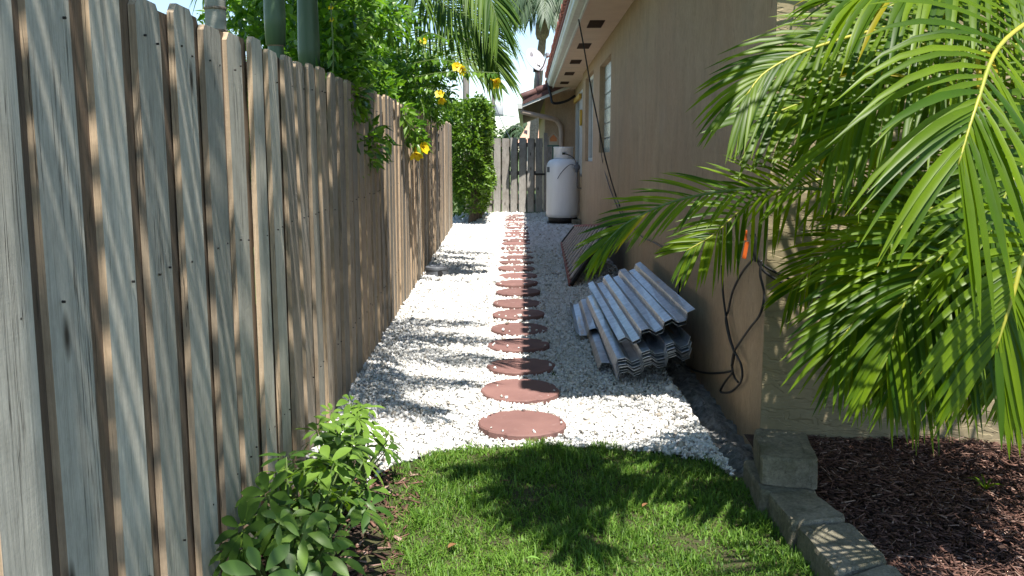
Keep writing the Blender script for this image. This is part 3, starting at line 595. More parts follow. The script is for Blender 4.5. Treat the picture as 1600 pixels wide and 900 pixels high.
# ---------------------------------------------------------------- satellite dish on the extension roof
dish = thing('satellite_dish', 'white oval satellite dish on a mast above the far roof corner', 'satellite dish', (0.27, 20.7, 2.70))
dm = MB(); pr = [(0.0, 0.055), (0.08, 0.045), (0.16, 0.025), (0.235, 0.0), (0.245, 0.0), (0.245, -0.012), (0.16, 0.01), (0.08, 0.03), (0.0, 0.04)]
dm.lathe([(r, -z) for r, z in pr], 28)
dR = (Vector((0.50, -0.66, 0.46))).to_track_quat('Z', 'Y')
d = obj('reflector', dm, 'dish', dish, True, (-0.03, -0.05, 0.72)); d.rotation_mode = 'QUATERNION'; d.rotation_quaternion = dR; d.scale = (1.05, 1.2, 1)
obj('emblem', MB().box((-0.10, 0.08, -0.006), (-0.075, 0.16, 0.002)).box((-0.055, 0.10, -0.006), (-0.03, 0.18, 0.002)), 'mark', d)
obj('feed_arm', MB().tube([(0, -0.235, -0.01), (0, -0.22, 0.15), (0.0, -0.12, 0.36)], 0.014, 6).box((-0.03, -0.15, 0.34), (0.03, -0.08, 0.42)), 'post_grey', d)
obj('mast', MB().tube([(0.0, 0, -0.05), (0.0, 0, 0.42), (-0.01, -0.02, 0.55), (-0.03, -0.04, 0.66)], 0.052, 10), 'post_grey', dish, True)
obj('bracket', MB().box((-0.09, -0.09, 0.46), (0.07, 0.06, 0.60)), 'dark_metal', dish)
# ---------------------------------------------------------------- propane tank, pad, birdhouse
TX, TY = 0.735, 17.62
tank = thing('propane_tank', 'tall white propane gas cylinder standing against the house wall', 'gas tank', (TX, TY, 0))
R = 0.322
obj('body', MB().lathe([(0.0, 0.125), (R * 0.8, 0.125), (R * 0.95, 0.15), (R, 0.21), (R, 0.4), (R, 0.66), (R, 0.85), (R, 1.06), (R * 0.985, 1.12), (R * 0.92, 1.18), (R * 0.8, 1.225), (R * 0.6, 1.25), (0, 1.262)], 48), 'tank', tank, True)
obj('collar', MB().lathe([(0.185, 1.20), (0.185, 1.455), (0.192, 1.462), (0.192, 1.478), (0.18, 1.478), (0.175, 1.44), (0.175, 1.20)], 36), 'tank', tank, True)
obj('foot_ring', MB().lathe([(0.275, 0.03), (0.28, 0.03), (0.28, 0.165), (0.26, 0.165)], 36), 'dark_metal', tank, True)
obj('valve', MB().lathe([(0.03, 1.25), (0.03, 1.36), (0.05, 1.36), (0.05, 1.39), (0, 1.39)], 12).box((-0.03, -0.21, 1.33), (0.03, -0.186, 1.37)), 'dark_metal', tank)
hs = [(0.0, -0.20, 1.35), (0.08, -0.24, 1.33), (0.17, -0.27, 1.28), (0.22, -0.29, 1.21), (0.235, -0.30, 1.15)]
obj('gas_hose', MB().tube(spline(hs, 14), 0.010, 6), 'black', tank, True)
obj('gas_hose', MB().tube(spline([(-0.12, -0.33, 0.88), (-0.06, -0.335, 0.98), (0.04, -0.33, 1.09), (0.13, -0.32, 1.15), (0.22, -0.31, 1.12)], 14), 0.006, 6), 'black', tank, True)
obj('regulator', MB().lathe([(0, -0.03), (0.05, -0.03), (0.062, -0.015), (0.062, 0.015), (0.05, 0.03), (0, 0.03)], 20).box((-0.03, -0.09, -0.02), (0.03, -0.05, 0.02)).box((-0.02, 0.05, -0.02), (0.02, 0.10, 0.02)), 'grey_plastic', tank, True, (0.245, -0.31, 1.09), (math.radians(90), 0, 0))
obj('gas_pipe', MB().tube(spline([(0.25, -0.30, 1.03), (0.25, -0.29, 0.85), (0.26, -0.27, 0.72), (0.31, -0.25, 0.70), (0.335, -0.24, 0.70)], 12), 0.013, 6), 'post_grey', tank, True)
lbm = MB(); aa = [math.radians(195 + 4 * q) for q in range(6)]
lbm.add([((R + 0.003) * math.cos(a), (R + 0.003) * math.sin(a), z) for z in (1.0, 1.1) for a in aa], [(q, q + 1, q + 7, q + 6) for q in range(5)])
obj('warning_label', lbm, 'grey_plastic', tank)
tag(obj('concrete_pad', MB().cbox((0.43, 17.32, -0.01), (1.0, 17.95, 0.03), 0.01), 'footing'), 'dark flat concrete pad under the white propane tank', 'concrete pad')
tag(obj('concrete_block', MB().cbox((0.89, 17.10, 0.0), (1.055, 17.27, 0.115), 0.008), 'block'), 'small grey block on the gravel against the wall beside the propane tank', 'concrete block')
bh = thing('birdhouse', 'little orange fronted birdhouse with peaked roof on a thin post behind the propane tank', 'birdhouse', (0.575, 18.7, 0))
obj('post', MB().box((-0.02, -0.02, 0), (0.02, 0.02, 1.50)), 'green_paint', bh)
obj('base', MB().box((-0.12, -0.1, 1.50), (0.12, 0.1, 1.525)), 'green_paint', bh)
b5 = [(-0.09, 1.526), (0.09, 1.526), (0.09, 1.66), (0.0, 1.755), (-0.09, 1.66)]
obj('box', MB().add([(x, -0.07, z) for x, z in b5] + [(x, 0.08, z) for x, z in b5], [(0, 1, 2, 3, 4), (9, 8, 7, 6, 5)] + [(i, 5 + i, 5 + (i + 1) % 5, (i + 1) % 5) for i in range(5)]), 'bird_wood', bh)
f5 = [(-0.068, 1.60), (0.068, 1.60), (0.068, 1.665), (0.0, 1.735), (-0.068, 1.665)]
obj('front_panel', MB().add([(x, -0.083, z) for x, z in f5] + [(x, -0.0705, z) for x, z in f5], [(0, 1, 2, 3, 4), (9, 8, 7, 6, 5)] + [(i, 5 + i, 5 + (i + 1) % 5, (i + 1) % 5) for i in range(5)]), 'bird_front', bh)
for sg in (-1, 1):
    rr = MB().box((0 if sg > 0 else -0.155, -0.11, 0.0), (0.155 if sg > 0 else 0, 0.11, 0.013))
    obj('roof_board', rr, 'bird_wood', bh, False, (0, 0, 1.762), (0, math.radians(46) * sg, 0))
# ---------------------------------------------------------------- leaning slatted panel
panel = thing('slatted_panel', 'dark rusty panel with pale diagonal bars lying against the wall beyond the metal sheets', 'metal panel', (0, 0, 0))
PA, PB, PC, PD = Vector((0.455, 8.85, 0.035)), Vector((0.545, 13.3, 0.035)), Vector((0.93, 9.75, 0.56)), Vector((0.735, 13.35, 0.275))
nrm = (PB - PA).cross(PD - PA).normalized()
if nrm.x > 0: nrm = -nrm
def quad_slab(mb, a, b, c, d, th):
    v = [a, b, c, d] + [p - nrm * th for p in (a, b, c, d)]
    return mb.add(v, [(0, 1, 2, 3), (7, 6, 5, 4), (0, 4, 5, 1), (1, 5, 6, 2), (2, 6, 7, 3), (3, 7, 4, 0)])
obj('backing', quad_slab(MB(), PA, PB, PD, PC, 0.02), 'panel_dark', panel)
def bar(a, b, w, off=0.0):
    t = (b - a).normalized(); s = nrm.cross(t).normalized() * w / 2; o = nrm * off
    v = [a + s + o, a - s + o, b - s + o, b + s + o]; v2 = [p + nrm * 0.018 for p in v]
    return MB().add(v + v2, [(0, 1, 2, 3), (7, 6, 5, 4), (0, 4, 5, 1), (1, 5, 6, 2), (2, 6, 7, 3), (3, 7, 4, 0)])
obj('bottom_edge', bar(PA, PB, 0.03, 0.001), 'rust', panel); obj('top_edge', bar(PC, PD, 0.03, 0.001), 'rust', panel)
obj('end_edge', bar(PA, PC, 0.05, 0.002), 'panel_dark', panel); obj('end_edge', bar(PB, PD, 0.06, 0.002), 'panel_dark', panel)
for q in range(1, 13):
    t = (q / 13) ; a = PA.lerp(PB, t); b = PC.lerp(PD, t); obj('slat', bar(a.lerp(b, 0.03), a.lerp(b, 0.97), 0.05, 0.003), 'slat', panel)
# ---------------------------------------------------------------- corrugated roofing sheets
def deck(width, length, pitch=0.142, dep=0.036, phase=0.0, y0=0.0, bent=0.0):
    """trapezoid-profile sheet, x across, y along, thin"""
    pts = []; x = -phase; seq = [(0.0, 0), (0.046, 0), (0.071, 1), (0.117, 1)]
    cand = []
    while x < width + pitch:
        for dx, up in seq: cand.append((x + dx, dep * up))
        x += pitch
    cand = [c for c in cand if 0 <= c[0] <= width]
    rows = [0.0, 0.3, 0.6, 0.85, 1.0]; th = 0.0022; mb = MB(); k = len(cand); vs = []
    for t in rows:
        for sgn in (0, 1):
            vs += [(x, y0 + length * t + 0.004 * math.sin(i * 1.7 + t * 5), z + sgn * th + bent * (t - 0.5) ** 2 + 0.003 * math.sin(i * 2.1 + t * 4)) for i, (x, z) in enumerate(cand)]
    fs = []
    for r in range(len(rows) - 1):
        b = r * 2 * k
        for i in range(k - 1):
            fs.append((b + k + i, b + k + i + 1, b + 3 * k + i + 1, b + 3 * k + i)); fs.append((b + i, b + 2 * k + i, b + 2 * k + i + 1, b + i + 1))
        fs += [(b, b + k, b + 3 * k, b + 2 * k), (b + k - 1, b + 3 * k - 1, b + 4 * k - 1, b + 2 * k - 1)]
    e = (len(rows) - 1) * 2 * k
    fs += [(i, i + 1, k + i + 1, k + i) for i in range(k - 1)] + [(e + i, e + k + i, e + k + i + 1, e + i + 1) for i in range(k - 1)]
    return mb.add(vs, fs)
def sheet_thing(label, mb, loc, tilt, yaw=0.0, pitch=0.0, mat='galv'):
    o = obj('corrugated_sheet', mb, mat); o.location = loc; o.rotation_euler = (pitch, -math.radians(tilt), math.radians(yaw))
    hm = MB()
    return tag(o, label, 'metal sheet', 'corrugated metal roofing sheets stacked by the wall')
lab_low = ['lowest sheet of the thick corrugated stack, its edge resting on the gravel', 'second corrugated sheet from the bottom of the thick stack by the wall', 'third corrugated sheet from the bottom of the thick stack by the wall', 'corrugated sheet in the middle of the thick lower stack, three above it', 'third corrugated sheet down from the top of the thick lower stack', 'corrugated sheet second from the top of the thick lower stack', 'silvery corrugated sheet topping the thick lower stack, under the raised pair']
for q in range(7):
    sheet_thing(lab_low[q], deck(0.47 + 0.012 * random.random(), 2.35, phase=0.02), (0.505 - 0.004 * q + random.uniform(-.005, .005), 5.0 + random.uniform(-.03, .03), 0.022 + 0.0135 * q), 18 + random.uniform(-.5, .5), random.uniform(-.4, .4), 0, 'galv')
sheet_thing('lower of the two raised corrugated sheets on top of the stack', deck(0.47, 2.35, phase=0.05), (0.545, 5.20, 0.170), 21.5, 0.5)
sheet_thing('bright bluish corrugated sheet uppermost on the stack against the wall', deck(0.50, 2.40, phase=0.05), (0.535, 5.14, 0.196), 22.5, 0.3)
sheet_thing('dark narrow corrugated sheet on the gravel at the left foot of the stack', deck(0.30, 1.75, phase=0.02), (0.415, 5.30, 0.02), 9, -0.5)
sheet_thing('short brownish corrugated offcut lying on the gravel left of the stack', deck(0.26, 1.35, phase=0.10), (0.345, 6.22, 0.04), 10, -1.0)
# ---------------------------------------------------------------- cables
def cable(label, pts, r=0.006, n=None, name='cable'):
    return tag(obj(name, MB().tube(spline(pts, n or 8 * len(pts)), r, 6), 'black', None, True), label, 'cable')
wx = lambda lst, X=XW - 0.012: [atX(px, py, X) for px, py in lst]
cable('thin black cable hanging from the eave down past the windows', [atY(904, 30, 9.78), atY(912, 72, 9.8), atY(924, 140, 9.8), atY(934, 190, 9.8), atY(943, 235, 9.8), atY(953, 275, 9.9), atX(962, 305, XW - 0.012), atX(968, 322, XW - 0.012)], 0.0075)
cable('second thin wire twisting beside the cable below the glass block window', [atY(932, 180, 9.82), atY(937, 210, 9.82)] + wx([(941, 250), (950, 285), (962, 318), (975, 345)]), 0.006)
cable('frayed thin wire running along the wall above the metal sheets', wx([(966, 320), (985, 350), (1003, 370), (1020, 378), (1035, 386), (1060, 388), (1085, 389)]), 0.004)
cable('black cable looping from the palm frond down behind the metal sheets', wx([(1110, 368), (1088, 373), (1072, 392), (1064, 420), (1061, 455), (1055, 490), (1050, 530), (1052, 552), (1072, 572), (1098, 582), (1125, 583), (1143, 580)], XW - 0.015), 0.006)
cable('black cable hanging from the corner knot in a long narrow loop', wx([(1181, 400), (1160, 425), (1145, 455), (1138, 485), (1134, 500), (1140, 530), (1147, 552), (1144, 575), (1148, 590), (1153, 597)], XW - 0.02), 0.006)
cable('black cable loop drooping lowest beside the house corner', [atX(1128, 415, XW - 0.03), atX(1130, 460, XW - 0.03), atX(1137, 510, XW - 0.03), atX(1146, 545, XW - 0.03), atX(1158, 570, XW - 0.03), atX(1158, 595, XW - 0.03), atX(1142, 612, XW - 0.03), atX(1126, 612, XW - 0.03), atX(1132, 598, XW - 0.03), atX(1145, 582, XW - 0.03)], 0.006)
cable('black cable curving over the house corner and back to the loop', [Vector((XW - 0.03, 3.97, 0.835)), atY(1188, 430, 3.97), atY(1194, 460, 3.965), atY(1188, 490, 3.965), atX(1172, 512, XW - 0.03), atX(1158, 532, XW - 0.03), atX(1147, 550, XW - 0.03), atX(1143, 572, XW - 0.025)], 0.006)
cable('thick knot of black cables gathered at the house corner', [atY(1176, 366, 3.96), atY(1180, 382, 3.96), atY(1179, 395, 3.96), atY(1183, 408, 3.96)], 0.013)
cable('upper of two black cables running right along the stucco wall', [atY(q, w, 3.972) for q, w in ((1182, 402), (1195, 416), (1225, 432), (1260, 448), (1290, 461), (1320, 475), (1360, 492), (1420, 512))], 0.006)
cable('lower of two black cables running right along the stucco wall', [atY(q, w, 3.972) for q, w in ((1182, 404), (1192, 422), (1210, 435), (1240, 450), (1275, 462), (1310, 474), (1350, 500), (1400, 530))], 0.006)
og = thing('orange_tag', 'small orange flag tied to the cables at the house corner', 'tag', atY(1165, 388, 3.93))
obj('flag', MB().cbox((-0.008, -0.004, -0.045), (0.010, 0.0, 0.03), 0.002), 'orange', og, False, None, (0, 0.15, 0)); obj('flag', MB().cbox((-0.009, -0.006, 0.035), (0.004, -0.002, 0.08), 0.002), 'orange', og)
cable('dark bundle of wires drooping under the eave at the far roof corner', [(0.50, 20.3, 2.86), (0.56, 20.25, 2.62), (0.62, 20.2, 2.45), (0.9, 20.3, 2.5), (1.10, 20.35, 2.62)], 0.03)
# ---------------------------------------------------------------- drain box by the fence
bx = thing('drain_box', 'grey plastic lobed box on the gravel at the foot of the fence', 'drain box', (-0.955, 9.80, 0.0))
prof = []
for q in range(40):
    a = 2 * math.pi * q / 40; rr = 0.108 * (1 + 0.07 * abs(math.cos(2 * a)) ** 3 * 2); prof.append((rr * math.cos(a), rr * 0.95 * math.sin(a)))
mb = MB(); lv = [(1.0, 0.0), (0.97, 0.075), (1.03, 0.078), (1.03, 0.10), (0.95, 0.108)]
mb.add([(x * s, y_ * s, z) for s, z in lv for x, y_ in prof], [(l * 40 + i, l * 40 + (i + 1) % 40, (l + 1) * 40 + (i + 1) % 40, (l + 1) * 40 + i) for l in range(4) for i in range(40)] + [tuple(160 + i for i in range(40))])
obj('box_body', mb, 'grey_plastic', bx)
for q in range(4):
    a = math.pi / 4 + q * math.pi / 2; obj('lid_lobe', MB().lathe([(0.036, 0.107), (0.036, 0.116), (0.028, 0.118), (0.02, 0.112), (0, 0.112)], 14, 0, (0.055 * math.cos(a), 0.052 * math.sin(a), 0)), 'grey_plastic', bx)
obj('pipe_hole', MB().lathe([(0.03, 0), (0.03, 0.012), (0.0, 0.012)], 14), 'black', bx, False, (0.045, -0.099, 0.04), (math.radians(90), 0, 0))
# ---------------------------------------------------------------- concrete edging blocks and edging strip
def block_mesh(pts, z0, z1):
    """irregular worn block from a 4-corner plan"""
    mb = MB(); P = [Vector((x, y, 0)) for x, y in pts]; cx = sum(P, Vector()) / 4; out = []
    ring = []
    for i in range(4):
        a, b, c = P[i - 1], P[i], P[(i + 1) % 4]
        ring += [b + (a - b).normalized() * 0.022, b + ((a - b).normalized() + (c - b).normalized()) * 0.007, b + (c - b).normalized() * 0.022]
        for t in (0.3, 0.55, 0.8): ring.append(b.lerp(c, t) + Vector((random.uniform(-.005, .005), random.uniform(-.005, .005), 0)))
    k = len(ring); vs = []
    for s, z in ((1.0, z0), (1.0, z0 + (z1 - z0) * 0.5), (0.995, z1 - 0.014), (0.955, z1 - 0.002), (0.6, z1)):
        for p in ring: q = cx + (p - cx) * s; vs.append((q.x + random.uniform(-.0025, .0025), q.y + random.uniform(-.0025, .0025), z + random.uniform(-.002, .002)))
    mb.add(vs, [(l * k + i, l * k + (i + 1) % k, (l + 1) * k + (i + 1) % k, (l + 1) * k + i) for l in range(4) for i in range(k)] + [tuple(4 * k + i for i in range(k))]); return mb
BL = [([(0.862, 3.20), (1.058, 3.15), (1.118, 3.50), (0.925, 3.56)], 0.096, 0.205, 'chunky concrete block sitting on top of the edging row at the house corner'),
      ([(0.85, 3.14), (1.05, 3.12), (1.08, 3.50), (0.87, 3.50)], -0.03, 0.093, 'mossy edging block underneath the raised concrete block'),
      ([(0.872, 2.852), (1.075, 2.895), (1.032, 3.148), (0.868, 3.128)], -0.03, 0.098, 'mossy concrete edging block in the shade, next in front of the raised one'),
      ([(0.905, 2.50), (1.095, 2.60), (1.08, 2.880), (0.888, 2.845)], -0.03, 0.090, 'concrete edging block striped by frond shadows, between lawn and mulch'),
      ([(0.925, 2.16), (1.14, 2.22), (1.10, 2.592), (0.915, 2.49)], -0.03, 0.082, 'pale sunlit concrete edging block at the bottom edge of the photo')]
for pts, a, b, lb in BL: tag(obj('edging_block', block_mesh(pts, a, b), 'block'), lb, 'concrete block', 'concrete blocks edging the mulch bed')
es = [(-0.74, 3.58)] + LAWN_EDGE[:-1]; P = spline([(x, y + 0.025, 0) for x, y in es], 50); mb = MB()
mb.add([(p[0], p[1] + dy, z) for p in P for dy, z in ((-0.004, -0.02), (-0.004, 0.006), (0.004, 0.006), (0.004, -0.02))], [(i * 4 + a, i * 4 + (a + 1) % 4, (i + 1) * 4 + (a + 1) % 4, (i + 1) * 4 + a) for i in range(49) for a in range(4)])
tag(obj('edging_strip', mb, 'black'), 'thin dark plastic edging strip between the lawn and white gravel', 'edging')
# ---------------------------------------------------------------- umbrella shrubs by the fence
def ob_shape(t): return np.clip(np.sin(np.pi * np.clip(t ** 1.25, 0, 1)), 0.02, 1) ** 0.7
def rosette(parent, tip, direction, nl, size, droop):
    d = np.array(direction, float); d /= np.linalg.norm(d); a = np.cross(d, [0.3, 0.2, 0.9]); a /= np.linalg.norm(a); b = np.cross(d, a); V = []; F = []; off = 0; r = random.random()
    ph = random.uniform(0, 6.28)
    for q in range(nl):
        an = ph + 2 * math.pi * q / nl + random.uniform(-.12, .12); rad = a * math.cos(an) + b * math.sin(an)
        dd = rad + d * random.uniform(0.0, 0.3); L = size * random.uniform(0.8, 1.1)
        st = np.array(tip) + dd / np.linalg.norm(dd) * size * 0.16
        v, f = strip(st, dd, d, L, L * 0.40, droop * random.uniform(0.6, 1.3), 5, 0.18, ob_shape); V.append(v); F.append(f + off); off += len(v)
    return link('leaf', np_mesh('leaf', np.vstack(V), np.vstack(F), 'schef', np.full(off, r), True), parent)
def umbrella_shrub(label, centre, spread, hmin, hmax, n, size):
    root = thing('umbrella_shrub', label, 'shrub', (0, 0, 0), None, 'umbrella shrubs at the fence foot'); c = Vector((*centre, 0)); mb = MB()
    for q in range(n):
        for _ in range(30):
            p = Vector((c.x + random.gauss(0, spread[0]), c.y + random.gauss(0, spread[1]), 0))
            if p.x > FX(p.y) + 0.05 and p.x < -0.47: break
        rel = 1 - min(1, abs(p.y - c.y) / (2.2 * spread[1])) * 0.5; h = random.uniform(hmin, hmax) * rel
        base = Vector((c.x + (p.x - c.x) * 0.35, c.y + (p.y - c.y) * 0.45, -0.01)); mid = base.lerp(Vector((p.x, p.y, h)), 0.55) + Vector((0, 0, h * 0.12))
        tip = Vector((p.x, p.y, h)); mb.tube(spline([base, mid, tip], 6), [0.006, 0.0055, 0.005, 0.004, 0.003, 0.0025], 4)
        out = Vector((p.x - c.x, p.y - c.y, 0)) * 2.2
        rosette(root, tip, (out.x + random.gauss(0, .4), out.y - 0.25 + random.gauss(0, .4), 1.0), random.choice([5, 6, 7, 7, 8]), size * random.uniform(0.6, 1.2), random.uniform(0.15, 0.6))
    obj('stems', mb, 'twig_green', root)
umbrella_shrub('bright sunlit umbrella shrub with fingered glossy leaves at the lower left corner', (-0.71, 2.60), (0.10, 0.20), 0.10, 0.42, 56, 0.086)
umbrella_shrub('dark shaded umbrella shrub against the fence where the white gravel begins', (-0.70, 3.25), (0.09, 0.15), 0.08, 0.34, 36, 0.08)
umbrella_shrub('tall sprig of umbrella shrub standing up in front of the gravel', (-0.65, 3.48), (0.045, 0.05), 0.20, 0.40, 10, 0.072)
# ---------------------------------------------------------------- areca palm on the right
areca = thing('areca_palm', 'big areca palm with arching yellow green fronds in front of the stucco wall', 'palm', (2.15, 3.05, 0))
ai = Matrix.Translation((-2.15, -3.05, 0))
def AF(ctrl, **kw):
    return frond(areca, [ai @ atY(*c) for c in ctrl], **kw)
for q in range(7):
    a = q * 0.9; bx_, by_ = 0.16 * math.cos(a), 0.13 * math.sin(a); lean = Vector((math.cos(a), math.sin(a), 0)) * 0.28
    pts = spline([(bx_, by_, 0), (bx_ + lean.x * 0.3, by_ + lean.y * 0.3, 0.5), (bx_ + lean.x, by_ + lean.y, 1.15)], 24)
    obj('cane', MB().tube(pts, [0.026 - 0.0004 * i + (0.004 if i % 4 == 0 else 0) for i in range(24)], 9), 'cane', areca, True)
big = dict(nl=30, leaf=0.38, width=0.022, r0=0.009)
AF([(1790, -60, 2.75), (1660, 5, 2.4), (1566, 67, 2.15), (1527, 160, 2.0), (1497, 258, 1.93)], up=(0.15, -0.85, 0.5), droop=0.40, split=True, vee=0.15, start=0.3, nl=25, leaf=0.43, width=0.0195, r0=0.008, fwd=(12, 70))
AF([(1790, 60, 3.2), (1580, 15, 3.1), (1410, 38, 3.0), (1280, 72, 2.9), (1200, 110, 2.85), (1165, 150, 2.8)], up=(0, -0.8, 0.6), droop=0.30, split=True, vee=0.1, nl=30, leaf=0.36, width=0.017, start=0.25, fwd=(38, 78), r0=0.008)
AF([(1760, 200, 3.4), (1560, 140, 3.45), (1420, 138, 3.4), (1290, 150, 3.3), (1190, 185, 3.2)], up=(0, -0.8, 0.6), droop=0.25, split=True, vee=0.1, nl=34, leaf=0.42, width=0.025, start=0.25, fwd=(25, 70))
AF([(1790, 345, 3.3), (1500, 318, 3.3), (1340, 300, 3.2), (1190, 294, 3.1), (1070, 310, 3.0), (985, 345, 2.95), (940, 385, 2.9)], up=(0, -0.75, 0.65), droop=0.14, split=True, vee=0.15, nl=46, leaf=0.25, width=0.0115, start=0.2, fwd=(38, 80), r0=0.007, stem='twig_green')
AF([(1790, 300, 2.6), (1660, 330, 2.4), (1605, 390, 2.25), (1580, 470, 2.2), (1556, 545, 2.18)], up=(-0.1, -1, 0.25), droop=0.35, vee=0.12, start=0.2, nl=34, leaf=0.36, width=0.020, split=False)
AF([(1700, 120, 3.6), (1480, 80, 3.6), (1330, 85, 3.5), (1235, 100, 3.4)], up=(0, -0.6, 0.8), droop=0.25, **big)
AF([(1500, 240, 3.7), (1300, 275, 3.62), (1173, 320, 3.55), (1116, 366, 3.5), (1072, 392, 3.48)], up=(0, -0.9, 0.4), droop=0.2, nl=34, leaf=0.25, width=0.014, r0=0.006, fwd=(30, 65), vee=0.1)
AF([(1720, 340, 3.2), (1570, 365, 3.05), (1450, 408, 2.95), (1370, 460, 2.85), (1310, 535, 2.8)], up=(0, -0.85, 0.5), droop=0.28, nl=40, leaf=0.38, width=0.019, fwd=(28, 70))
AF([(1720, 370, 3.1), (1610, 350, 2.9), (1505, 375, 2.8), (1425, 450, 2.7), (1385, 560, 2.65)], up=(0, -0.85, 0.5), droop=0.32, nl=40, leaf=0.38, width=0.019, fwd=(28, 70))
AF([(1680, 410, 3.3), (1520, 430, 3.2), (1430, 500, 3.1), (1392, 570, 3.05)], up=(0, -0.85, 0.5), droop=0.32, nl=34, leaf=0.34, width=0.019, fwd=(28, 70))
AF([(1660, 300, 3.7), (1490, 328, 3.7), (1375, 350, 3.65), (1295, 392, 3.6), (1235, 455, 3.55)], up=(0, -0.8, 0.6), droop=0.2, nl=36, leaf=0.28, width=0.015, fwd=(32, 70))
AF([(1790, -140, 2.9), (1620, -75, 2.75), (1460, -35, 2.65), (1330, 0, 2.6)], up=(0, -0.5, 0.9), droop=0.5, **big)
AF([(1790, -60, 3.3), (1600, -40, 3.2), (1440, -10, 3.1), (1310, 50, 3.05)], up=(0, -0.7, 0.7), droop=0.35, **big)
AF([(1760, 160, 3.3), (1610, 195, 3.3), (1490, 240, 3.3), (1400, 310, 3.25)], up=(0, -0.8, 0.6), droop=0.3, **big)
AF([(1790, 430, 3.3), (1660, 455, 3.2), (1590, 530, 3.1), (1562, 590, 3.05)], up=(-0.1, -0.95, 0.3), droop=0.35, nl=34, leaf=0.34, width=0.019)
AF([(1760, 380, 2.9), (1660, 440, 2.75), (1620, 510, 2.7), (1604, 575, 2.65)], up=(-0.1, -0.95, 0.3), droop=0.35, nl=34, leaf=0.34, width=0.019)
AF([(1790, 120, 2.8), (1680, 180, 2.7), (1590, 270, 2.6), (1540, 380, 2.55)], up=(0, -0.9, 0.5), droop=0.35, **big)
AF([(1790, 220, 3.1), (1650, 250, 3.0), (1560, 330, 2.9), (1490, 430, 2.85), (1450, 530, 2.8)], up=(0, -0.85, 0.5), droop=0.35, nl=34, leaf=0.36, width=0.019)
for q in range(9):
    ox, oy = random.uniform(-110, 90), random.uniform(-60, 40); Y0 = random.uniform(2.75, 3.35)
    AF([(1740 + ox * .3, 330 + oy, Y0 + .25), (1600 + ox * .6, 350 + oy, Y0 + .1), (1500 + ox * .9, 400 + oy, Y0), (1440 + ox, 470 + oy, Y0 - .05), (1405 + ox, 545 + oy, Y0 - .08)], up=(random.uniform(-.2, .2), -0.85, 0.5), droop=random.uniform(.25, .4), nl=34, leaf=0.35, width=0.017, fwd=(26, 70), r0=0.008)
for q in range(3):
    ox, oy = random.uniform(-40, 120), random.uniform(-50, 60); Y0 = random.uniform(2.9, 3.4)
    AF([(1780 + ox * .3, 60 + oy, Y0 + .2), (1620 + ox * .6, 30 + oy, Y0 + .1), (1480 + ox, 60 + oy, Y0), (1370 + ox, 120 + oy, Y0 - .05), (1300 + ox, 200 + oy, Y0 - .08)], up=(random.uniform(-.2, .2), -0.8, 0.6), droop=random.uniform(.25, .4), nl=34, leaf=0.36, width=0.018, fwd=(28, 72), r0=0.008)
for az, el, ln in ((150, 62, 2.0), (118, 55, 1.4), (136, 64, 1.7), (20, 60, 1.8), (70, 62, 1.8)):
    a = math.radians(az); e = math.radians(el); d = Vector((math.cos(a), math.sin(a), 0)); b = Vector((0, 0, 1.1)) + d * 0.1
    c1 = b + d * ln * 0.35 * math.cos(e) + Vector((0, 0, ln * 0.42 * math.sin(e))); c2 = b + d * ln * 0.72 * math.cos(e) * 1.15 + Vector((0, 0, ln * 0.68 * math.sin(e))); c3 = b + d * ln * 0.85 + Vector((0, 0, ln * 0.66 * math.sin(e)))
    frond(areca, [b, c1, c2, c3], nl=36, leaf=0.40, width=0.0145, up=(0, 0, 1), droop=0.45, jit=0.35)
for dy, ez, ex in ((0.0, 2.55, 0.25), (-0.22, 2.7, 0.35), (0.2, 2.45, 0.3), (-0.42, 2.6, 0.55), (0.1, 2.9, 0.15), (-0.1, 2.35, 0.5)):
    frond(areca, [ai @ Vector(p) for p in ((2.1, 3.0, 1.15), (1.65, 2.85 + dy * 0.4, 2.35), (1.1, 2.65 + dy * 0.8, 2.85 + (ez - 2.55)), (0.6, 2.5 + dy, ez + 0.15), (ex, 2.42 + dy * 1.2, ez - 0.2))], nl=30, leaf=0.40, width=0.028, up=(0, 0, 1), droop=0.4, start=0.6, jit=0.35)
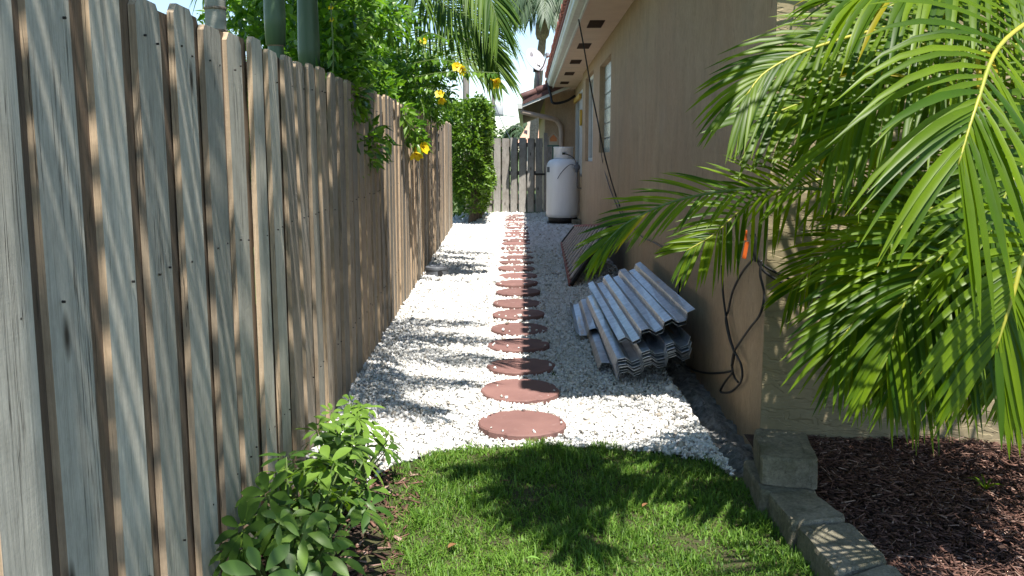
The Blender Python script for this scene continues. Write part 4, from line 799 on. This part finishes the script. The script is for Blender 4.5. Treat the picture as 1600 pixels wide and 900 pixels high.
# ---------------------------------------------------------------- palms over the fence
def palm(label, base, height, r, fronds, flen, leaf, seed, trunk='trunk', shaft=0.9, leafmat='palm', droopc=0.55, nl=40, name='palm_tree', group=None, lean=(0, 0), width=0.026, els=(10, 75), az0=0, ldroop=0.55):
    random.seed(seed); root = thing(name, label, 'palm', base, None, group); H = Vector((lean[0], lean[1], height))
    zs = np.linspace(0, 1, 44); tr = MB()
    tr.tube([(H.x * z ** 1.5, H.y * z ** 1.5, H.z * z) for z in zs], [r * (1.25 - 0.3 * z) * (1.07 if i % 4 == 0 else 1.0) for i, z in enumerate(zs)], 14)
    obj('trunk', tr, trunk, root, True)
    top = H.copy()
    for q in range(6 if group else 0):
        z = H.z - 0.03 - 0.085 * q; t = z / H.z; rr = r * (1.25 - 0.3 * t) * 1.09; obj('leaf_scar', MB().lathe([(rr * 0.9, -0.007), (rr, -0.005), (rr * 1.01, 0.004), (rr * 0.9, 0.006)], 14, 0, (H.x * t ** 1.5, H.y * t ** 1.5, z)), 'trunk_brown', root, True)
    if shaft:
        obj('crownshaft', MB().tube([H - Vector((0, 0, 0.03)), H + Vector((0, 0, 0.1)), H + Vector((0, 0, shaft * 0.5)), H + Vector((0, 0, shaft))], [r * 1.2, r * 1.32, r * 1.05, r * 0.55], 14), 'shaft', root, True); top = H + Vector((0, 0, shaft))
    for q in range(fronds):
        a = az0 + q * 2.39996 + random.uniform(-.2, .2); el = math.radians(els[0] + (els[1] - els[0]) * ((q * 0.618) % 1)); L = flen * random.uniform(0.85, 1.1); d = Vector((math.cos(a), math.sin(a), 0))
        up = L * math.sin(el) * 0.75; ho = L * (0.55 + 0.4 * math.cos(el))
        c = [top - Vector((0, 0, 0.05)), top + d * ho * 0.3 + Vector((0, 0, up * 0.75)), top + d * ho * 0.65 + Vector((0, 0, up * 0.9 - L * droopc * 0.15)), top + d * ho * 0.95 + Vector((0, 0, up * 0.6 - L * droopc * 0.55))]
        frond(root, c, nl=nl, leaf=leaf, width=width, up=(0, 0, 1), droop=ldroop, start=0.12, mat=leafmat, stem='twig_green', r0=0.018, vee=0.25, seg=3)
    return root
GP = 'slender palms behind the fence'
palm('slender palm with pale grey ringed trunk, leftmost behind the fence', (-1.20, 3.62, 0), 2.05, 0.040, 9, 1.5, 0.42, 3, group=GP, shaft=0.95, az0=0.4)
palm('unseen slender palm outside the left edge, added to dapple the nearest fence boards', (-1.25, 1.2, 0), 2.1, 0.045, 9, 1.4, 0.42, 8, group=GP, shaft=0.95, az0=0.9)  # unseen palm, added so its fronds cast dapples on the near boards
palm('slender palm with dark green trunk in the gap of sky behind the fence', (-1.238, 4.62, 0), 1.86, 0.040, 10, 1.7, 0.45, 4, trunk='shaft', group=GP, shaft=1.2, az0=1.2)
palm('slender palm with dark trunk half hidden by the flowering shrub', (-1.162, 5.0, 0), 1.75, 0.045, 10, 1.7, 0.45, 5, trunk='shaft', group=GP, shaft=1.3, az0=2.0)
# low broad palm whose fronds hang over the fence
lp_ = palm('broad palm drooping long dark fronds above the flowering shrub', (-1.95, 10.4, 0), 2.6, 0.09, 9, 2.3, 0.62, 9, trunk='trunk_brown', shaft=0.3, droopc=0.6, nl=46, width=0.028, els=(25, 80), az0=0.9, ldroop=0.5)
def LPF(ctrl, **kw): frond(lp_, [Matrix.Translation((1.95, -10.4, 0)) @ atY(*c) for c in ctrl], mat='palm', stem='twig_green', seg=4, **kw)
LPF([(568, -80, 10.2), (638, -25, 9.8), (693, 8, 9.5), (743, 40, 9.3), (778, 105, 9.2)], nl=54, leaf=0.62, width=0.026, up=(0.2, -0.6, 0.7), droop=0.28, r0=0.018, vee=0.15, fwd=(30, 70))
LPF([(568, 10, 10.4), (638, 20, 10.2), (698, 36, 10.0), (748, 62, 9.9), (778, 110, 9.8)], nl=48, leaf=0.55, width=0.026, up=(0.1, -0.7, 0.6), droop=0.3, r0=0.018, vee=0.1, fwd=(30, 70))
LPF([(554, -110, 10.0), (644, -80, 9.6), (714, -55, 9.3), (759, -15, 9.1), (779, 40, 9.0)], nl=52, leaf=0.55, width=0.026, up=(0.2, -0.6, 0.7), droop=0.5, r0=0.018, vee=0.1, fwd=(30, 68))
LPF([(588, 30, 10.8), (648, 66, 10.7), (703, 88, 10.6), (743, 100, 10.6), (773, 130, 10.6)], nl=40, leaf=0.42, width=0.024, up=(0.1, -0.7, 0.6), droop=0.3, r0=0.016, vee=0.1)
# far date palm behind the roof
fp = palm('distant palm with a rough brown trunk rising behind the satellite dish', (0.25, 36.0, 0), 6.5, 0.15, 30, 2.5, 0.75, 12, trunk='trunk_brown', shaft=0, leafmat='palm_far', nl=44, width=0.05, els=(15, 85), droopc=0.6, lean=(0.5, 0), ldroop=0.7)
obj('boot_head', MB().tube([(0.36, 0, 5.75), (0.40, 0, 5.95), (0.44, 0, 6.3), (0.48, 0, 6.6), (0.5, 0, 6.8)], [0.17, 0.27, 0.30, 0.26, 0.2], 12), 'trunk_brown', fp)
fbm = MB()
palm('small distant palm beyond the gate roof line', (0.0, 44, 0), 2.2, 0.14, 16, 1.3, 0.45, 15, trunk='trunk_brown', shaft=0, leafmat='palm_far', nl=30, width=0.06, els=(0, 75))
random.seed(21)
# ---------------------------------------------------------------- yellow trumpet shrub over the fence
ts = thing('trumpet_shrub', 'leafy green shrub with yellow trumpet flowers spilling over the fence', 'shrub', (-1.6, 8.0, 0)); TO = np.array([-1.6, 8.0, 0])
for q in range(5):
    yy = 6.2 + q * 1.1 + random.uniform(-.3, .3); xx = FX(yy) - random.uniform(0.3, 0.7)
    obj('branch', MB().tube(spline([(xx, yy, 0), (xx + random.uniform(-.15, .15), yy + random.uniform(-.3, .3), 1.0), (xx + random.uniform(-.2, .3), yy + random.uniform(-.4, .4), 1.75)] - TO, 8), [0.025 - 0.0025 * i for i in range(8)], 6), 'bark', ts)
LP, LD = [], []
def blob(c, r, n):
    d = unit(RNG.normal(0, 1, (n, 3))); rad = RNG.random(n) ** 0.45; LP.append(np.array(c) + d * rad[:, None] * np.array(r)); LD.append(d * 0.8 + RNG.normal(0, 0.7, (n, 3)) + [0.1, -0.2, -0.35])
for q in range(115):
    yy = random.uniform(5.1, 12.8); top = 2.75 + 0.25 * math.sin(yy * 1.7) - (0.5 if yy < 5.3 else 0) - 0.05 * max(0, yy - 9); zz = random.uniform(1.25, top)
    blob((FX(yy) - random.uniform(0.10, 0.30 if yy < 6.0 else 0.95), yy, zz), (0.24, 0.3, 0.20), random.randint(130, 220))
for c, r, n in (((-1.07, 7.9, 1.64), (0.09, 0.2, 0.10), 70), ((-1.03, 8.2, 1.52), (0.11, 0.22, 0.14), 110), ((-1.0, 8.7, 1.42), (0.07, 0.12, 0.08), 55), ((-1.1, 10.2, 2.0), (0.30, 0.5, 0.28), 330), ((-0.95, 10.2, 2.25), (0.2, 0.3, 0.15), 120), ((-1.2, 12.2, 1.9), (0.2, 0.6, 0.25), 260)): blob(c, r, n)
P = np.vstack(LP) - TO; D = np.vstack(LD); n = len(P)
leaves('foliage', P, D, RNG.uniform(0.065, 0.125, n), RNG.uniform(0.034, 0.055, n), 'shrub', ts)
def spray(ctrl, nleaf, size, r=0.005):
    pts = spline(ctrl, 20) - TO; obj('branch', MB().tube(pts, r, 5), 'twig_green', ts); pp, dd = [], []
    for q in range(nleaf):
        u = (q + 0.5) / nleaf * 18.9; k = int(u); p = pts[k] + (pts[k + 1] - pts[k]) * (u - k)
        for sg in (-1, 1): pp.append(p); dd.append((0.3 * sg + random.gauss(0, .2), sg * 0.8 + random.gauss(0, .2), -0.75 + random.gauss(0, .25)))
    leaves('foliage', np.array(pp), np.array(dd), RNG.uniform(0.8, 1.2, len(pp)) * size, size * 0.48, 'shrub', ts)
spray([atY(640, 122, 8.9), atY(690, 113, 8.7), atY(730, 112, 8.6), atY(778, 114, 8.5)], 19, 0.085)
spray([atY(640, 100, 8.9), atY(680, 93, 8.8), atY(712, 97, 8.7)], 11, 0.08)
spray([atY(640, 70, 9.0), atY(670, 52, 8.9), atY(700, 62, 8.8)], 9, 0.08)
spray([atY(640, 140, 9.0), atY(668, 138, 8.9), atY(688, 148, 8.8)], 9, 0.075)
spray([atY(520, 118, 4.72), atY(521, 90, 4.70), atY(520, 60, 4.70), atY(517, 5, 4.70)], 5, 0.085, 0.004)
spray([atX(622, 155, -1.12), atX(632, 185, -1.0), atX(645, 205, -0.97)], 6, 0.11)
spray([atX(655, 150, -1.1), atX(662, 175, -1.0), atX(660, 215, -0.99)], 7, 0.10)
spray([atY(690, 148, 10.0), atY(705, 142, 10.0), atY(718, 150, 10.0)], 4, 0.07, 0.003)
def flower(p, size, d, r):
    random.seed(r); d = Vector(d).normalized(); a = d.orthogonal().normalized(); b = d.cross(a); V = []; F = []; R_ = []; off = 0
    for q in range(5):
        an = q * 1.2566 + random.uniform(-.2, .2); rad = np.array(a * math.cos(an) + b * math.sin(an)); v, f = strip(np.array(p) + rad * size * 0.12, rad + np.array(d) * 0.45, np.array(d), size * 0.62, size * 0.62, 0.35, 4, 0.12, ob_shape); V.append(v); F.append(f + off); R_.append(np.linspace(0, 1, len(v))); off += len(v)
    fl = link('flower', np_mesh('flower', np.vstack(V) - TO, np.vstack(F), 'petal', np.concatenate(R_), True), ts)
    q = Vector(p) - Vector(TO); obj('flower_tube', MB().tube([q - d * size * 0.75, q - d * size * 0.35, q + d * size * 0.06], [size * 0.07, size * 0.11, size * 0.2], 8), 'petal', fl, True)
for (px, py, Y), s, d, r in (((650, 239, 8.3), 0.135, (0.1, -0.5, -0.75), 1), ((661, 229, 8.25), 0.12, (0.6, -0.6, 0.1), 2), ((714, 104, 8.6), 0.115, (0.2, -0.7, 0.3), 3), ((721, 108, 8.6), 0.10, (0.6, -0.6, -0.2), 30), ((774, 127, 8.45), 0.115, (0.6, -0.5, -0.3), 4), ((687, 146, 8.7), 0.10, (0, -0.7, 0.4), 5), ((690, 155, 8.7), 0.09, (0.2, -0.5, -0.6), 6), ((662, 62, 9.0), 0.09, (0, -0.8, 0.2), 7), ((517, 12, 4.7), 0.03, (0.1, -0.7, 0.5), 8), ((519, 30, 4.7), 0.028, (-0.4, -0.7, 0.2), 9)):
    flower(tuple(atY(px, py, Y)), s * 0.72, d, r)
random.seed(5)
# ---------------------------------------------------------------- clipped hedge
hd = thing('clipped_hedge', 'tall clipped green hedge between the fence end and the far gate', 'hedge', (-1.12, 18.4, 0)); ht = MB()
for q in range(6):
    x, y_ = random.uniform(-.18, .2), -0.75 + q * 0.45; ht.tube(spline([(x, y_, 0), (x + .05, y_, .5), (x - 0.05, y_ + .1, 1.1), (x, y_, 1.9)], 8), [0.05 - 0.004 * i for i in range(8)], 7)
obj('trunk', ht, 'bark', hd)
n = 30000; x = RNG.uniform(-0.40, 0.42, n); y_ = RNG.uniform(-1.4, 1.9, n); z = RNG.uniform(0.18, 2.34, n)
sh = RNG.random(n); fx = (np.abs(x) > 0.30) | (z > 2.22) | (y_ < -1.25); keep = (fx | (sh < 0.22)) & ((z > 0.55) | (RNG.random(n) < 0.35)) & (np.sin(z * 6.3 + y_ * 5 + x * 4) * np.sin(y_ * 7 - z * 4.1) > -0.72)
bulge = 0.05 * np.sin(z * 5.1 + y_ * 2) + 0.05 * np.sin(z * 2.3 + 1) + 0.04 * np.sin(x * 9 + z * 6); x = x * (1 - 0.38 * np.clip((1.2 - z) / 1.0, 0, 1)) + bulge; y_ = y_ + 0.5 * np.clip((0.7 - z) / 0.7, 0, 1) * (y_ < 0) + bulge; z = z + 0.04 * np.sin(x * 8) + RNG.normal(0, 0.03, n)
P = np.column_stack([x, y_, z])[keep]; D = RNG.normal(0, 0.7, P.shape) + np.column_stack([P[:, 0] * 1.6, np.where(P[:, 1] < 0, -0.6, 0.2), np.full(len(P), 0.1)])
leaves('foliage', P, D, RNG.uniform(0.075, 0.13, len(P)), RNG.uniform(0.045, 0.07, len(P)), 'hedge', hd)
# ---------------------------------------------------------------- beyond the gate
nh = thing('neighbour_house', 'neighbouring house with pale terracotta roof and white chimney glimpsed over the gate', 'house', (0.4, 40, 0))
obj('wall', MB().box((-0.6, 0, 0), (6, 5, 1.9)), 'far_wall', nh)
obj('roof', MB().add([(-0.75, -0.3, 1.9), (6.2, -0.3, 1.9), (6.2, 2.5, 2.75), (-0.3, 2.5, 2.75), (6.2, 5.3, 1.9), (-0.75, 5.3, 1.9)], [(0, 1, 2, 3), (3, 2, 4, 5), (0, 3, 5), (0, 5, 4, 1), (1, 4, 2)]), 'far_roof', nh)
rf = obj('chimney', MB().box((-0.30, 0.9, 1.9), (0.06, 1.4, 2.95)).box((-0.34, 0.86, 2.95), (0.10, 1.44, 3.1)), 'far_wall', nh)
def far_tree(label, base, r, zc, n, size):
    t = thing('broadleaf_tree', label, 'tree', base, None, 'trees beyond the gate')
    tk = MB().tube(spline([(0, 0, 0), (0.1, 0, zc * 0.5), (0, 0, zc)], 6), [0.16, 0.14, 0.12, 0.1, 0.08, 0.05], 8)
    for q in range(5): a = q * 1.26; tk.tube([(0, 0, zc * 0.5), (r[0] * .4 * math.cos(a), r[1] * .4 * math.sin(a), zc * 0.9), (r[0] * .7 * math.cos(a), r[1] * .7 * math.sin(a), zc + r[2] * .3)], [0.07, 0.05, 0.02], 6)
    obj('trunk', tk, 'bark', t)
    cl = unit(RNG.normal(0, 1, (26, 3))) * RNG.random((26, 1)) ** 0.4 * np.array(r) + [0, 0, zc]; P = cl[RNG.integers(0, 26, n)] + RNG.normal(0, 1, (n, 3)) * np.array(r) * 0.19
    leaves('crown', P, RNG.normal(0, 1, (n, 3)), RNG.uniform(0.7, 1.3, n) * size, size * 0.5, 'far_leaf', t)
far_tree('round leafy tree behind the neighbouring chimney', (2.4, 48, 0), (2.0, 1.6, 1.4), 2.9, 2600, 0.28)
far_tree('low leafy tree in the gap between hedge and neighbouring roof', (-1.3, 46, 0), (1.8, 1.5, 0.9), 1.7, 2200, 0.26)
far_tree('feathery pale tree seen between the palm trunks on the far left', (-4.4, 14.5, 0), (0.9, 1.0, 1.0), 2.6, 1500, 0.10)
far_tree('dark leafy tree behind the fence and the hedge', (-3.2, 20, 0), (1.3, 1.6, 0.9), 1.9, 2400, 0.14)
up = thing('utility_pole', 'tall wooden utility pole rising behind the hedge', 'utility pole', atY(729, 246, 34) * 1.0); up.location.z = 0
obj('pole', MB().tube([(0, 0, 0), (0, 0, 4), (0, 0, 9)], [0.13, 0.12, 0.1], 10), 'pole', up, True); obj('crossarm', MB().box((-0.9, -0.06, 8.2), (0.9, 0.06, 8.32)), 'pole', up)
u2 = thing('utility_pole', 'distant thin utility pole carrying a white transformer', 'utility pole', atY(771, 246, 55)); u2.location.z = 0
obj('pole', MB().tube([(0, 0, 0), (0, 0, 9.5)], 0.11, 8), 'pole', u2, True)
obj('transformer', MB().lathe([(0, 3.7), (0.24, 3.7), (0.26, 3.75), (0.26, 4.35), (0.22, 4.45), (0, 4.5)], 16, 0, (0.35, -0.1, 0)), 'dish', u2, True)
for lb, a, b, sag in (('upper overhead wire crossing the sky gap above the gate', (765, 176, 55), (860, 182, 50), 0.15), ('slanting overhead wire running down beside the hedge', (772, 160, 55), (800, 222, 40), 0.1)):
    A_, B_ = atY(*a), atY(*b); tag(obj('overhead_wire', MB().tube(spline([A_, (A_ + B_) / 2 - Vector((0, 0, sag)), B_], 12), 0.018, 5), 'black'), lb, 'wire')
# ---------------------------------------------------------------- small fallen leaves and weeds
for q, (px, py, m, s, lb) in enumerate([(820, 712 + 160, 'fresh_leaf', 0.05, 'fallen light green leaf on the grass at the bottom of the lawn'), (700, 856, 'dry_leaf', 0.05, 'curled brown leaf on the lawn near the umbrella shrub'), (683, 632, 'fresh_leaf', 0.035, 'small green leaf lying on the white gravel'), (797, 752, 'dry_leaf', 0.045, 'dry tan leaf on the grass below the first stepping stone'), (1012, 786, 'dry_leaf', 0.035, 'small dry leaf on the shaded right part of the lawn')]):
    p = atZ(px, py, 0.03); v, f = strip(np.array([0, 0, 0.0]), np.array([math.cos(q), math.sin(q), 0.1]), np.array([0, 0.2, 1.0]), s, s * 0.5, 0.2, 5, 0.35, ob_shape)
    o = link('fallen_leaf', np_mesh('fallen_leaf', v, f, m, np.zeros(len(v)), True), None, p); tag(o, lb, 'leaf', 'fallen leaves')
wd = thing('weed', 'tiny green weed in the gravel beside the metal sheets', 'weed', (0.17, 5.2, 0.005))
leaves('leaf', np.zeros((16, 3)), RNG.normal(0, 1, (16, 3)) + [0, 0, 0.9], RNG.uniform(0.02, 0.05, 16), 0.012, 'hedge', wd)
w2 = thing('palm_seedling', 'small grassy palm seedling growing in the mulch', 'seedling', atZ(1540, 765, 0.02))
vv, ff, off = [], [], 0
for q in range(9):
    a = q * 0.7; v, f = strip(np.zeros(3), np.array([math.cos(a) * 0.7, math.sin(a) * 0.7, 0.9]), np.array([0, -0.3, 1.0]), random.uniform(0.07, 0.13), 0.008, 0.5, 4); vv.append(v); ff.append(f + off); off += len(v)
link('blades', np_mesh('blades', np.vstack(vv), np.vstack(ff), 'areca', np.full(off, 0.5), True), w2)
